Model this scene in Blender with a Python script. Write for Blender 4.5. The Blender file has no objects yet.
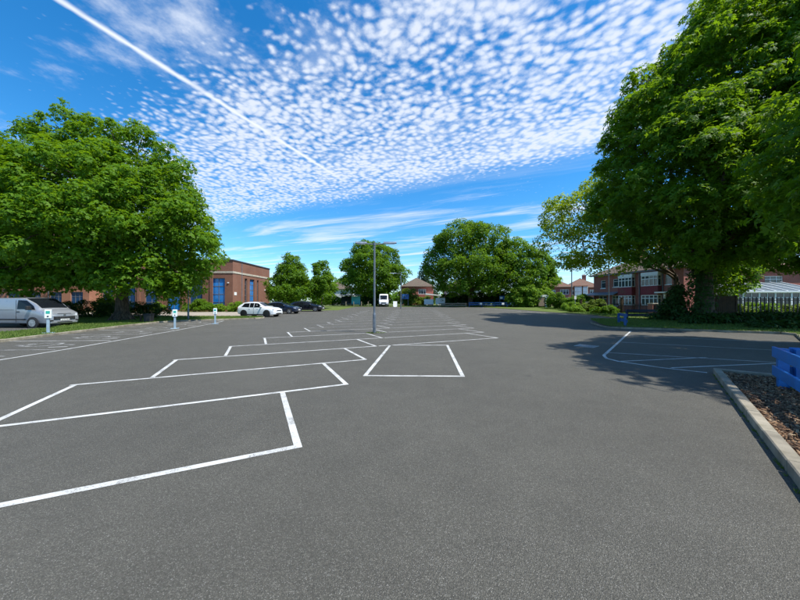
import bpy, bmesh, math, random
import numpy as np
from mathutils import Vector, Matrix

random.seed(7)
RNG = np.random.default_rng(11)
R = math.radians
SC = bpy.context.scene
COL = SC.collection

# ------------------------------------------------------------------ camera
cam_d = bpy.data.cameras.new('camera'); cam = bpy.data.objects.new('camera', cam_d)
COL.objects.link(cam); SC.camera = cam
cam_d.sensor_width = 36; cam_d.lens = 13.5; cam_d.clip_end = 5000; cam_d.clip_start = 0.05
cam.location = (0, 0, 1.7); cam.rotation_euler = (R(90.38), 0, 0)

# ------------------------------------------------------------------ sky and sun
SUN_AZ, SUN_EL = R(-27), R(60)          # azimuth measured from +X towards +Y
TOSUN = Vector((math.cos(SUN_AZ) * math.cos(SUN_EL), math.sin(SUN_AZ) * math.cos(SUN_EL), math.sin(SUN_EL)))
SC.view_settings.view_transform = 'Standard'; SC.view_settings.look = 'None'
SC.view_settings.exposure = 0.62; SC.view_settings.gamma = 1
SC.render.engine = 'CYCLES'; SC.cycles.use_denoising = True
SC.cycles.max_bounces = 5; SC.cycles.diffuse_bounces = 3; SC.cycles.glossy_bounces = 2
SC.cycles.transmission_bounces = 4; SC.cycles.transparent_max_bounces = 4
SC.cycles.use_adaptive_sampling = True; SC.cycles.adaptive_threshold = .02

class NT:
    """small helper for node trees"""
    def __init__(s, tree): s.t = tree; s.n = tree.nodes; s.l = tree.links
    def node(s, typ, **kw):
        n = s.n.new(typ)
        for k, v in kw.items(): setattr(n, k, v)
        return n
    def link(s, a, b): s.l.new(a, b)
    def val(s, sock, v):
        if isinstance(v, (int, float)): sock.default_value = v
        elif isinstance(v, (tuple, list)):
            if len(v) == 3 and sock.type == 'RGBA': v = tuple(v) + (1,)
            sock.default_value = v
        else: s.link(v, sock)
    def math(s, op, a, b=None, c=None, clamp=False):
        n = s.node('ShaderNodeMath', operation=op, use_clamp=clamp)
        for i, v in enumerate((a, b, c)):
            if v is not None: s.val(n.inputs[i], v)
        return n.outputs[0]
    def sstep(s, v, a, b, lo=0., hi=1.):
        n = s.node('ShaderNodeMapRange', interpolation_type='SMOOTHSTEP')
        s.val(n.inputs['Value'], v); s.val(n.inputs['From Min'], a); s.val(n.inputs['From Max'], b)
        s.val(n.inputs['To Min'], lo); s.val(n.inputs['To Max'], hi); return n.outputs[0]
    def mix(s, f, a, b, blend='MIX'):
        n = s.node('ShaderNodeMix', data_type='RGBA', blend_type=blend)
        s.val(n.inputs[0], f); s.val(n.inputs[6], a); s.val(n.inputs[7], b); return n.outputs[2]
    def noise(s, vec, scale, detail=2, rough=.5, dist=0.):
        n = s.node('ShaderNodeTexNoise'); s.val(n.inputs['Scale'], scale); s.val(n.inputs['Detail'], detail)
        s.val(n.inputs['Roughness'], rough); s.val(n.inputs['Distortion'], dist)
        if vec is not None: s.link(vec, n.inputs['Vector'])
        return n.outputs['Fac']
    def voro(s, vec, scale, feature='F1', smooth=None):
        n = s.node('ShaderNodeTexVoronoi', feature=feature); s.val(n.inputs['Scale'], scale)
        if smooth is not None: s.val(n.inputs['Smoothness'], smooth)
        if vec is not None: s.link(vec, n.inputs['Vector'])
        return n
    def xyz(s, x, y, z=0.):
        n = s.node('ShaderNodeCombineXYZ')
        for i, v in enumerate((x, y, z)): s.val(n.inputs[i], v)
        return n.outputs[0]

def build_sky():
    w = bpy.data.worlds.new('World'); SC.world = w; w.use_nodes = True
    k = NT(w.node_tree); k.n.clear()
    out = k.node('ShaderNodeOutputWorld'); bg = k.node('ShaderNodeBackground'); bg.inputs[1].default_value = 0.115
    k.link(bg.outputs[0], out.inputs[0])
    sky = k.node('ShaderNodeTexSky', sky_type='NISHITA', sun_disc=False)
    sky.sun_elevation = SUN_EL; sky.sun_rotation = math.pi / 2 - SUN_AZ
    sky.air_density = 1.0; sky.dust_density = 0.25; sky.ozone_density = 3.0
    hs = k.node('ShaderNodeHueSaturation'); hs.inputs['Saturation'].default_value = 1.27; hs.inputs['Value'].default_value = 1.12
    tint = k.mix(1., sky.outputs[0], (.90, 1.05, 1.12), 'MULTIPLY'); k.link(tint, hs.inputs['Color'])
    tc = k.node('ShaderNodeTexCoord'); sep = k.node('ShaderNodeSeparateXYZ'); k.link(tc.outputs['Generated'], sep.inputs[0])
    zc = k.math('MAXIMUM', sep.outputs[2], 0.035)
    px = k.math('DIVIDE', sep.outputs[0], zc); py = k.math('DIVIDE', sep.outputs[1], zc)
    P = k.xyz(px, py)
    # cloud-deck coordinates: s across the edge of the deck, t along it
    ax = k.math('SUBTRACT', px, -2.2); ay = k.math('SUBTRACT', py, 3.85)
    sD = k.math('ADD', k.math('MULTIPLY', ax, -0.444), k.math('MULTIPLY', ay, -0.896))
    tD = k.math('ADD', k.math('MULTIPLY', ax, 0.896), k.math('MULTIPLY', ay, -0.444))
    warp = k.noise(P, 3.0, 2)
    sW = k.math('ADD', sD, k.math('MULTIPLY', k.math('SUBTRACT', warp, .5), .07))
    tW = k.math('ADD', tD, k.math('MULTIPLY', k.math('SUBTRACT', k.noise(k.xyz(py, px), 3.0, 2), .5), .09))
    Q = k.xyz(k.math('MULTIPLY', sW, 1.12), k.math('MULTIPLY', tW, .97))
    cell = k.voro(Q, 27, 'SMOOTH_F1', .55).outputs['Distance']
    puff = k.math('SUBTRACT', 1.0, k.math('MULTIPLY', cell, 1.25))
    puff = k.math('ADD', k.math('MULTIPLY', puff, .55), k.math('MULTIPLY', k.noise(Q, 30, 3, .55), .55))
    patch = k.noise(P, 1.7, 3, .55)
    patch2 = k.noise(k.xyz(k.math('MULTIPLY', sD, 3.2), k.math('MULTIPLY', tD, .8)), 1.0, 2)
    edge = k.sstep(sD, -.12, .32)
    thin = k.sstep(sD, 1.4, 2.0, 0, .60)
    cov = k.math('ADD', .325, k.math('MULTIPLY', k.math('SUBTRACT', patch, .5), .50))
    cov = k.math('ADD', cov, k.math('MULTIPLY', k.math('SUBTRACT', patch2, .5), .35))
    cov = k.math('SUBTRACT', cov, thin)
    cov = k.math('SUBTRACT', cov, k.math('MULTIPLY', k.math('SUBTRACT', 1.0, edge), .55))
    dens = k.sstep(k.math('ADD', puff, cov), .48, 1.12)
    dens = k.math('MULTIPLY', dens, .90)
    # loose fair-weather puffs
    pf = k.noise(k.xyz(px, py, 5.1), 2.1, 7, .62)
    loose = k.math('MULTIPLY', k.sstep(pf, .48, .76), k.sstep(sD, 1.3, 1.9, 0, .85))
    # thin veil and low streaks beyond the edge
    L = k.xyz(k.math('MULTIPLY', sD, 1.5), k.math('MULTIPLY', tD, .32))
    st = k.noise(L, 1.25, 5, .62, .4)
    low = k.math('MULTIPLY', k.sstep(st, .47, .72), k.sstep(sD, .25, -.5, 0, .75))
    veil = k.math('MULTIPLY', k.sstep(k.noise(L, .9, 4, .6), .35, .75), k.sstep(sD, 1.3, .1, 0, .55))
    veil = k.math('MULTIPLY', veil, edge)
    # contrail
    cx = k.math('SUBTRACT', px, -1.126); cy = k.math('SUBTRACT', py, .993)
    ct = k.math('ADD', k.math('MULTIPLY', cx, .407), k.math('MULTIPLY', cy, .913))
    cd = k.math('ADD', k.math('MULTIPLY', cx, .913), k.math('MULTIPLY', cy, -.407))
    cd = k.math('ADD', cd, k.math('MULTIPLY', k.math('SUBTRACT', k.noise(P, 9, 3), .5), .018))
    wdt = k.math('ADD', .020, k.math('MULTIPLY', k.math('SUBTRACT', k.noise(P, 14, 3), .5), .022))
    con = k.sstep(k.math('DIVIDE', k.math('ABSOLUTE', cd), wdt), 1.3, .0)
    con = k.math('MULTIPLY', con, k.sstep(ct, 2.0, 1.15, .0, .95))
    con = k.math('MULTIPLY', con, k.sstep(k.noise(P, 6, 2), .2, .5, .6, 1.))
    inv = None
    for m in (dens, loose, low, veil, con):
        o = k.math('SUBTRACT', 1.0, m, clamp=True)
        inv = o if inv is None else k.math('MULTIPLY', inv, o)
    alpha = k.math('SUBTRACT', 1.0, inv, clamp=True)
    # thick parts of the puffs are a shade greyer than their rims
    core = k.sstep(k.math('ADD', puff, cov), .85, 1.25, 1., .86)
    white = k.mix(1.0, (5.6, 5.95, 6.5), k.xyz(core, core, core), 'MULTIPLY')
    up = k.sstep(sep.outputs[2], -.02, .03)
    ground = (2.2, 2.5, 2.9)
    c = k.mix(alpha, hs.outputs[0], white)
    hz = k.sstep(sep.outputs[2], .14, .0, 0., .5)
    c = k.mix(hz, c, (3.9, 5.3, 7.0))
    c = k.mix(up, ground, c)
    k.link(c, bg.inputs[0])
build_sky()

sun_d = bpy.data.lights.new('sun', 'SUN'); sun = bpy.data.objects.new('sun', sun_d); COL.objects.link(sun)
sun_d.energy = 4.4; sun_d.angle = R(0.55); sun_d.color = (1.0, .955, .88)
sun.rotation_euler = TOSUN.to_track_quat('Z', 'Y').to_euler(); sun.location = (40, 20, 60)

# ------------------------------------------------------------------ helpers
def gz(y):
    """the car park climbs gently away from the camera"""
    return 0.0 if y < 24 else min((y - 24) * .02, .88)

def tag(o, label=None, cat=None, group=None, kind=None):
    if label: o['label'] = label
    if cat: o['category'] = cat
    if group: o['group'] = group
    if kind: o['kind'] = kind
    return o
def thing(name, label, cat, loc=(0, 0, 0), rz=0., group=None):
    o = bpy.data.objects.new(name, None); COL.objects.link(o); o.empty_display_size = .2
    o.location = loc; o.rotation_euler = (0, 0, rz)
    return tag(o, label, cat, group)
def copy_tree(o, parent=None):
    c = o.copy(); COL.objects.link(c); c.parent = parent
    for ch in list(o.children): copy_tree(ch, c)
    return c
def link_mesh(name, me, mat, parent=None, loc=None, smooth=False):
    if mat is not None and not me.materials: me.materials.append(M[mat] if isinstance(mat, str) else mat)
    if smooth: me.polygons.foreach_set('use_smooth', [True] * len(me.polygons))
    o = bpy.data.objects.new(name, me); COL.objects.link(o); o.parent = parent
    if loc is not None: o.location = loc
    return o

class MB:
    def __init__(s): s.v = []; s.f = []
    def add(s, vs, fs):
        b = len(s.v); s.v += [tuple(p) for p in vs]; s.f += [tuple(i + b for i in f) for f in fs]; return s
    def box(s, x0, x1, y0, y1, z0, z1):
        if x0 > x1: x0, x1 = x1, x0
        if y0 > y1: y0, y1 = y1, y0
        vs = [(x, y, z) for z in (z0, z1) for y in (y0, y1) for x in (x0, x1)]
        return s.add(vs, [(0, 2, 3, 1), (4, 5, 7, 6), (0, 1, 5, 4), (2, 6, 7, 3), (0, 4, 6, 2), (1, 3, 7, 5)])
    def quad(s, a, b, c, d): return s.add([a, b, c, d], [(0, 1, 2, 3)])
    def ubox(s, O, U, x0, x1, n0, n1, z0, z1):
        """box in a wall frame: x along U, n outwards, z up"""
        N = (U[1], -U[0]); vs = []
        for z in (z0, z1):
            for n in (n1, n0):
                for x in (x0, x1):
                    vs.append((O[0] + U[0] * x + N[0] * n, O[1] + U[1] * x + N[1] * n, O[2] + z))
        return s.add(vs, [(0, 1, 5, 4), (3, 2, 6, 7), (2, 0, 4, 6), (1, 3, 7, 5), (4, 5, 7, 6), (0, 2, 3, 1)])
    def tube(s, pts, rad, n=8, cap=True):
        pts = [Vector(p) for p in pts]; rings = []; up = Vector((0, 0, 1)); px = None
        for i, p in enumerate(pts):
            d = (pts[min(i + 1, len(pts) - 1)] - pts[max(i - 1, 0)]).normalized()
            if px is None:
                px = d.orthogonal().normalized()
            px = (px - d * px.dot(d)).normalized(); py = d.cross(px)
            r = rad[i] if isinstance(rad, (list, tuple)) else rad
            rings.append([p + (px * math.cos(2 * math.pi * j / n) + py * math.sin(2 * math.pi * j / n)) * r for j in range(n)])
        b = len(s.v); s.v += [tuple(q) for rg in rings for q in rg]
        for i in range(len(rings) - 1):
            for j in range(n):
                a = b + i * n + j; c = b + i * n + (j + 1) % n
                s.f.append((a, c, c + n, a + n))
        if cap:
            s.f.append(tuple(b + j for j in reversed(range(n)))); s.f.append(tuple(b + (len(rings) - 1) * n + j for j in range(n)))
        return s
    def lathe(s, prof, n=16, axis='z', o=(0, 0, 0)):
        b = len(s.v)
        for r, h in prof:
            for j in range(n):
                a = 2 * math.pi * j / n; c, d = r * math.cos(a), r * math.sin(a)
                s.v.append({'z': (o[0] + c, o[1] + d, o[2] + h), 'y': (o[0] + c, o[1] + h, o[2] + d), 'x': (o[0] + h, o[1] + c, o[2] + d)}[axis])
        for i in range(len(prof) - 1):
            for j in range(n):
                a = b + i * n + j; c = b + i * n + (j + 1) % n; s.f.append((a, c, c + n, a + n))
        s.f.append(tuple(b + j for j in reversed(range(n)))); s.f.append(tuple(b + (len(prof) - 1) * n + j for j in range(n)))
        return s
    def prism(s, poly, y0, y1):
        """polygon in x,z extruded along y"""
        n = len(poly); vs = [(x, y0, z) for x, z in poly] + [(x, y1, z) for x, z in poly]
        fs = [tuple(range(n)), tuple(reversed(range(n, 2 * n)))] + [(i, i + n, (i + 1) % n + n, (i + 1) % n) for i in range(n)]
        return s.add(vs, fs)
    def mesh(s, name, bevel=0., fix=False):
        me = bpy.data.meshes.new(name); me.from_pydata(s.v, [], s.f)
        bm = bmesh.new(); bm.from_mesh(me)
        if fix or bevel: bmesh.ops.recalc_face_normals(bm, faces=bm.faces)
        if bevel: bmesh.ops.bevel(bm, geom=list(bm.edges), offset=bevel, segments=1, affect='EDGES', clamp_overlap=True)
        bm.to_mesh(me); bm.free(); me.update(); return me
    def build(s, name, mat, parent=None, loc=None, smooth=False, bevel=0., fix=True):
        return link_mesh(name, s.mesh(name, bevel, fix), mat, parent, loc, smooth)

# ------------------------------------------------------------------ materials
M = {}
def mat_base(name):
    m = bpy.data.materials.new(name); m.use_nodes = True; M[name] = m
    k = NT(m.node_tree); k.b = k.n['Principled BSDF']; k.out = k.n['Material Output']
    k.tc = k.node('ShaderNodeTexCoord'); k.P = k.tc.outputs['Object']; return k
def bump(k, h, strength=.3, dist=.01, prev=None):
    n = k.node('ShaderNodeBump'); n.inputs['Strength'].default_value = strength; n.inputs['Distance'].default_value = dist
    k.link(h, n.inputs['Height'])
    if prev is not None: k.link(prev, n.inputs['Normal'])
    k.link(n.outputs[0], k.b.inputs['Normal']); return n.outputs[0]
def plain(name, col, rough=.6, metal=0., var=.18, scale=6., coat=0., spec=.5, bmp=0.):
    k = mat_base(name); n = k.noise(k.P, scale, 4, .6)
    lo = tuple(c * (1 - var) for c in col); hi = tuple(min(1, c * (1 + var)) for c in col)
    k.val(k.b.inputs['Base Color'], k.mix(k.sstep(n, .3, .7), lo, hi))
    k.val(k.b.inputs['Roughness'], k.sstep(n, .2, .8, max(.02, rough - .08), min(1, rough + .08)))
    k.val(k.b.inputs['Metallic'], metal); k.val(k.b.inputs['Coat Weight'], coat); k.val(k.b.inputs['Coat Roughness'], .06)
    k.val(k.b.inputs['Specular IOR Level'], spec)
    if bmp: bump(k, k.noise(k.P, scale * 6, 3), .3, bmp)
    return k
def glass(name, col, rough=.04, spec=.6):
    k = mat_base(name); n = k.noise(k.P, 1.3, 2)
    k.val(k.b.inputs['Base Color'], k.mix(n, tuple(c * .7 for c in col), tuple(c * 1.3 for c in col)))
    k.val(k.b.inputs['Roughness'], rough); k.val(k.b.inputs['Specular IOR Level'], spec); k.val(k.b.inputs['IOR'], 1.5)
    bump(k, k.noise(k.P, .8, 1), .05, .02)

def make_materials():
    # asphalt: dark binder with pale stones, wear patches, fine relief
    k = mat_base('asphalt'); P = k.P
    v = k.voro(P, 125); v2 = k.voro(P, 260)
    st = k.node('ShaderNodeSeparateColor'); k.link(v.outputs['Color'], st.inputs[0])
    st2 = k.node('ShaderNodeSeparateColor'); k.link(v2.outputs['Color'], st2.inputs[0])
    stone = k.math('MULTIPLY', k.math('POWER', st.outputs[0], 2.6), k.sstep(v.outputs['Distance'], .62, .30))
    stone2 = k.math('POWER', st2.outputs[1], 3.0)
    c = k.mix(stone, (.060, .0568, .045), (.175, .1655, .136))
    c = k.mix(k.math('MULTIPLY', stone2, .45), c, (.165, .155, .128))
    spark = k.sstep(st2.outputs[2], .972, .992)
    c = k.mix(k.math('MULTIPLY', spark, .6), c, (.36, .35, .32))
    big = k.noise(P, .35, 5, .6); mid = k.noise(P, 2.3, 4, .6)
    wear = k.math('ADD', k.math('MULTIPLY', k.sstep(big, .3, .7), .16), k.math('MULTIPLY', k.sstep(mid, .3, .7), .12))
    f = k.math('ADD', .85, wear)
    c = k.mix(1., c, k.xyz(f, f, f), 'MULTIPLY')
    gr = k.sstep(k.noise(P, 42, 3, .75), .25, .75, .80, 1.22); c = k.mix(1., c, k.xyz(gr, gr, gr), 'MULTIPLY')
    dirt = k.sstep(k.noise(P, .8, 5, .65), .60, .78, 0, .35)
    c = k.mix(dirt, c, (.085, .075, .058))
    spots = k.voro(P, .9); sp = k.sstep(spots.outputs['Distance'], .11, .03, 0, .35)
    c = k.mix(k.math('MULTIPLY', sp, k.sstep(k.noise(P, .6, 1), .5, .6)), c, (.022, .022, .022))
    k.val(k.b.inputs['Base Color'], c)
    k.val(k.b.inputs['Roughness'], .80); k.val(k.b.inputs['Specular IOR Level'], .42)
    hgt = k.math('SUBTRACT', k.math('MULTIPLY', st.outputs[1], .6), k.math('MULTIPLY', v.outputs['Distance'], 1.2))
    b1 = bump(k, hgt, .85, .006); bump(k, mid, .15, .02, b1)
    # worn thermoplastic paint
    k = mat_base('road_paint'); P = k.P
    n = k.noise(P, 55, 4, .7); n2 = k.noise(P, 3, 4, .6)
    thr = k.math('ADD', k.math('MULTIPLY', n, .62), k.math('MULTIPLY', n2, .38))
    wf = k.sstep(thr, .37, .49)
    c = k.mix(k.sstep(n2, .3, .7), (.43, .43, .405), (.56, .56, .53))
    k.val(k.b.inputs['Base Color'], k.mix(wf, (.13, .127, .12), c)); k.val(k.b.inputs['Roughness'], .75)
    bump(k, k.voro(P, 110).outputs['Distance'], .5, .004)
    k = mat_base('faded_paint'); P = k.P
    n = k.noise(P, 40, 4, .7); n2 = k.noise(P, 2.2, 4, .6)
    wf = k.sstep(k.math('ADD', k.math('MULTIPLY', n, .6), k.math('MULTIPLY', n2, .4)), .42, .60)
    k.val(k.b.inputs['Base Color'], k.mix(wf, (.09, .088, .083), (.52, .52, .49))); k.val(k.b.inputs['Roughness'], .8)
    # grass ground
    k = mat_base('grass_ground'); P = k.P
    n = k.noise(P, 1.1, 5, .65); n2 = k.noise(P, 34, 3, .7)
    c = k.mix(k.sstep(n, .35, .65), (.055, .115, .018), (.115, .135, .032))
    c = k.mix(k.sstep(n2, .35, .7), c, (.135, .17, .045)); c = k.mix(k.sstep(k.noise(P, .5, 4), .56, .72, 0, .6), c, (.17, .15, .075))
    k.val(k.b.inputs['Base Color'], c); k.val(k.b.inputs['Roughness'], .9); k.val(k.b.inputs['Specular IOR Level'], .15)
    bump(k, n2, .8, .05)
    for nm, a, b in (('grass_blade', (.07, .15, .018), (.19, .24, .06)), ('weed_blade', (.10, .22, .02), (.25, .33, .05))):
        leafmat(nm, a, b, (.15, .25, .03), .35)
    # paving
    k = mat_base('paving'); P = k.P
    br = k.node('ShaderNodeTexBrick'); k.link(P, br.inputs['Vector']); br.inputs['Scale'].default_value = 1.6
    k.val(br.inputs['Color1'], (.33, .28, .22)); k.val(br.inputs['Color2'], (.40, .35, .28)); k.val(br.inputs['Mortar'], (.2, .17, .13))
    k.val(k.b.inputs['Base Color'], k.mix(k.sstep(k.noise(P, .9, 4), .4, .7, 0, .4), br.outputs['Color'], (.25, .22, .18)))
    k.val(k.b.inputs['Roughness'], .85); bump(k, k.noise(P, 20, 3), .3, .01)
    k = mat_base('concrete'); P = k.P
    n = k.noise(P, 3.5, 5, .65); n2 = k.noise(P, 60, 3, .7); n3 = k.noise(P, 1.2, 4, .6)
    c = k.mix(k.sstep(n, .3, .7), (.200, .176, .128), (.335, .295, .220))
    c = k.mix(k.sstep(n2, .52, .7, 0, .5), c, (.20, .18, .15)); c = k.mix(k.sstep(n3, .45, .7, 0, .65), c, (.115, .108, .058))
    oi = k.node('ShaderNodeObjectInfo'); tone = k.sstep(oi.outputs['Random'], 0, 1, .78, 1.1)
    c = k.mix(1., c, k.xyz(tone, tone, tone), 'MULTIPLY')
    k.val(k.b.inputs['Base Color'], c); k.val(k.b.inputs['Roughness'], .88); bump(k, n2, .5, .006)
    k = mat_base('soil'); n = k.noise(k.P, 14, 5, .7)
    k.val(k.b.inputs['Base Color'], k.mix(k.sstep(n, .35, .7), (.030, .020, .013), (.10, .068, .045))); k.val(k.b.inputs['Roughness'], .95)
    bump(k, n, 1., .04)
    k = mat_base('bark_chip'); g = k.node('ShaderNodeNewGeometry'); r = g.outputs['Random Per Island']
    n = k.noise(k.P, 50, 3, .7)
    ramp = k.node('ShaderNodeValToRGB'); k.link(r, ramp.inputs[0]); e = ramp.color_ramp.elements
    e[0].color = (.060, .028, .012, 1); e[1].color = (.40, .30, .18, 1); e[1].position = 1.
    for p_, c_ in ((.45, (.165, .085, .038, 1)), (.78, (.29, .165, .08, 1))): q = e.new(p_); q.color = c_
    k.val(k.b.inputs['Base Color'], k.mix(k.sstep(n, .3, .7, 0, .4), ramp.outputs[0], (.035, .024, .018))); k.val(k.b.inputs['Roughness'], .9)
    # bricks
    for nm, c1, c2, mo, sc in (('brick_civic', (.205, .072, .040), (.285, .105, .060), (.21, .15, .11), 1.),
                               ('brick_orange', (.36, .115, .055), (.45, .165, .085), (.30, .22, .17), 1.),
                               ('brick_house', (.34, .088, .066), (.42, .125, .092), (.2, .14, .12), 1.),
                               ('brick_red', (.34, .07, .045), (.42, .10, .07), (.27, .17, .14), 1.)):
        k = mat_base(nm); P = k.P
        sp = k.node('ShaderNodeSeparateXYZ'); k.link(P, sp.inputs[0])
        V = k.xyz(k.math('ADD', sp.outputs[0], sp.outputs[1]), sp.outputs[2])
        br = k.node('ShaderNodeTexBrick'); k.link(V, br.inputs['Vector']); br.inputs['Scale'].default_value = 4.4
        br.inputs['Mortar Size'].default_value = .035
        k.val(br.inputs['Color1'], c1); k.val(br.inputs['Color2'], c2); k.val(br.inputs['Mortar'], mo)
        n = k.noise(P, .7, 5, .6); n2 = k.noise(P, 7, 4, .7)
        c = k.mix(k.sstep(n, .35, .75, 0, .4), br.outputs['Color'], tuple(x * .6 for x in c1))
        c = k.mix(k.sstep(n2, .45, .8, 0, .35), c, tuple(min(1, x * 1.35) for x in c2))
        k.val(k.b.inputs['Base Color'], c); k.val(k.b.inputs['Roughness'], .86); bump(k, br.outputs['Fac'], -.4, .01)
    # roof tiles
    for nm, c1, c2 in (('roof_brown', (.105, .075, .055), (.17, .125, .088)), ('roof_red', (.15, .07, .045), (.21, .11, .072)), ('tile_maroon', (.23, .036, .055), (.29, .055, .075))):
        k = mat_base(nm); P = k.P
        sp = k.node('ShaderNodeSeparateXYZ'); k.link(P, sp.inputs[0])
        V = k.xyz(k.math('ADD', sp.outputs[0], sp.outputs[1]), sp.outputs[2])
        br = k.node('ShaderNodeTexBrick'); k.link(V, br.inputs['Vector']); br.inputs['Scale'].default_value = 5.
        br.inputs['Mortar Size'].default_value = .03
        k.val(br.inputs['Color1'], c1); k.val(br.inputs['Color2'], c2); k.val(br.inputs['Mortar'], tuple(x * .5 for x in c1))
        c = k.mix(k.sstep(k.noise(P, .8, 5, .65), .45, .7, 0, .5), br.outputs['Color'], (.12, .12, .07))
        k.val(k.b.inputs['Base Color'], c); k.val(k.b.inputs['Roughness'], .85)
    # bark
    k = mat_base('bark'); P = k.P
    sp = k.node('ShaderNodeSeparateXYZ'); k.link(P, sp.inputs[0])
    V = k.xyz(k.math('MULTIPLY', sp.outputs[0], 7.), k.math('MULTIPLY', sp.outputs[1], 7.), k.math('MULTIPLY', sp.outputs[2], 1.6))
    n = k.noise(V, 1.6, 5, .7)
    k.val(k.b.inputs['Base Color'], k.mix(k.sstep(n, .35, .65), (.045, .030, .019), (.155, .110, .072))); k.val(k.b.inputs['Roughness'], .92)
    bump(k, n, .9, .06)
    leafmat('leaf_left', (.055, .145, .007), (.125, .250, .009), (.25, .43, .010), .42)
    leafmat('leaf_chestnut', (.046, .122, .007), (.105, .215, .009), (.26, .44, .010), .44)
    leafmat('leaf_yellow', (.19, .29, .014), (.29, .38, .02), (.44, .56, .02), .48)
    leafmat('leaf_mid', (.055, .135, .008), (.115, .225, .010), (.24, .41, .012), .43)
    leafmat('leaf_bright', (.10, .21, .014), (.17, .30, .02), (.30, .46, .03), .45)
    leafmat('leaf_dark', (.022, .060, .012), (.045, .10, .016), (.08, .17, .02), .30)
    leafmat('leaf_privet', (.11, .17, .018), (.17, .23, .025), (.22, .32, .03), .35)
    leafmat('leaf_conifer', (.018, .05, .02), (.035, .08, .025), (.05, .1, .03), .2)
    # metals, paints, glass
    plain('galvanised', (.30, .33, .36), .45, .6, .12, 9); plain('pole_grey', (.16, .185, .21), .5, .3, .15, 5)
    plain('charger_post', (.33, .43, .50), .4, .3, .1); plain('charger_white', (.74, .80, .80), .35, 0, .05); plain('charger_green', (.02, .34, .26), .4)
    k = plain('silver_paint', (.34, .36, .385), .34, .45, .03, 3, .6)
    plain('white_paint', (.80, .82, .84), .32, 0, .03, 3, 1.); plain('navy_paint', (.012, .022, .050), .28, .3, .1, 3, 1.)
    plain('black_paint', (.010, .012, .017), .25, .2, .1, 3, 1.); plain('van_white', (.82, .84, .86), .4, 0, .04, 3, .6)
    plain('black_plastic', (.018, .018, .019), .55, 0, .2); plain('tyre', (.018, .018, .018), .85, 0, .2, 20); plain('alloy', (.5, .51, .53), .3, .9, .1)
    plain('dark_alloy', (.05, .05, .055), .35, .8, .1); plain('chrome', (.62, .63, .65), .15, 1., .05)
    plain('lamp_clear', (.62, .66, .70), .12, .2, .1, 3, 1.); plain('lamp_red', (.38, .012, .012), .2, 0, .1, 3, 1.)
    plain('plate_white', (.78, .79, .77), .5); plain('plate_mark', (.03, .03, .035), .5)
    k = plain('blue_wood', (.010, .155, .45), .45, 0, .16, 4, .15, .5, .003)
    plain('blue_wood_shaded', (.010, .085, .26), .5, 0, .2, 4, 0, .5, .003); plain('navy_wood', (.010, .022, .065), .5, 0, .2, 4)  # darker copy of the rail blue, with shade put into the colour
    plain('white_frame', (.78, .80, .82), .45, 0, .06); plain('stone_band', (.50, .45, .36), .8, 0, .15, 2, 0, .3)
    plain('coping', (.05, .05, .055), .6); plain('iron_black', (.012, .012, .013), .5, .3, .2, 12)
    plain('dark_timber', (.060, .036, .018), .8, 0, .3, 5, 0, .3, .004); plain('brown_door', (.10, .045, .03), .6); plain('bin_black', (.016, .017, .018), .6, 0, .2)
    plain('white_board', (.80, .80, .78), .5, 0, .04); plain('lead_grey', (.16, .17, .19), .6); plain('render_cream', (.60, .56, .48), .85, 0, .1, 1)
    plain('sign_blue', (.03, .12, .36), .45); plain('turquoise', (.05, .42, .48), .4); plain('terracotta', (.40, .14, .06), .8); plain('pale_wall', (.55, .55, .53), .85, 0, .1, 1)
    plain('sign_brown', (.22, .16, .11), .6); plain('post_timber', (.23, .19, .13), .85, 0, .25, 6); plain('solar_blue', (.02, .05, .12), .2, 0, .1, 2, .8)
    glass('glass_dark', (.016, .022, .030), .05, .4); glass('glass_car', (.008, .010, .013), .06, .3); glass('glass_house', (.045, .06, .075), .06)
    glass('glass_blue', (.018, .20, .58), .1, .45); glass('glass_navy', (.012, .055, .15), .1, .12); glass('glass_roof', (.15, .19, .205), .3, .4); glass('glass_board', (.32, .42, .55), .15)

def leafmat(name, a, b, tr, tw):
    k = mat_base(name); g = k.node('ShaderNodeNewGeometry'); r = g.outputs['Random Per Island']
    big = k.noise(k.P, .45, 3, .6)
    f = k.math('ADD', k.math('MULTIPLY', r, .65), k.math('MULTIPLY', k.sstep(big, .3, .7), .35))
    c = k.mix(f, a, b)
    k.val(k.b.inputs['Base Color'], c); k.val(k.b.inputs['Roughness'], .58); k.val(k.b.inputs['Specular IOR Level'], .22)
    t = k.node('ShaderNodeBsdfTranslucent'); k.val(t.inputs[0], k.mix(f, tuple(x * .8 for x in tr), tr))
    ms = k.node('ShaderNodeMixShader'); ms.inputs[0].default_value = tw
    k.link(k.b.outputs[0], ms.inputs[1]); k.link(t.outputs[0], ms.inputs[2]); k.link(ms.outputs[0], k.out.inputs[0])
make_materials()

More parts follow.
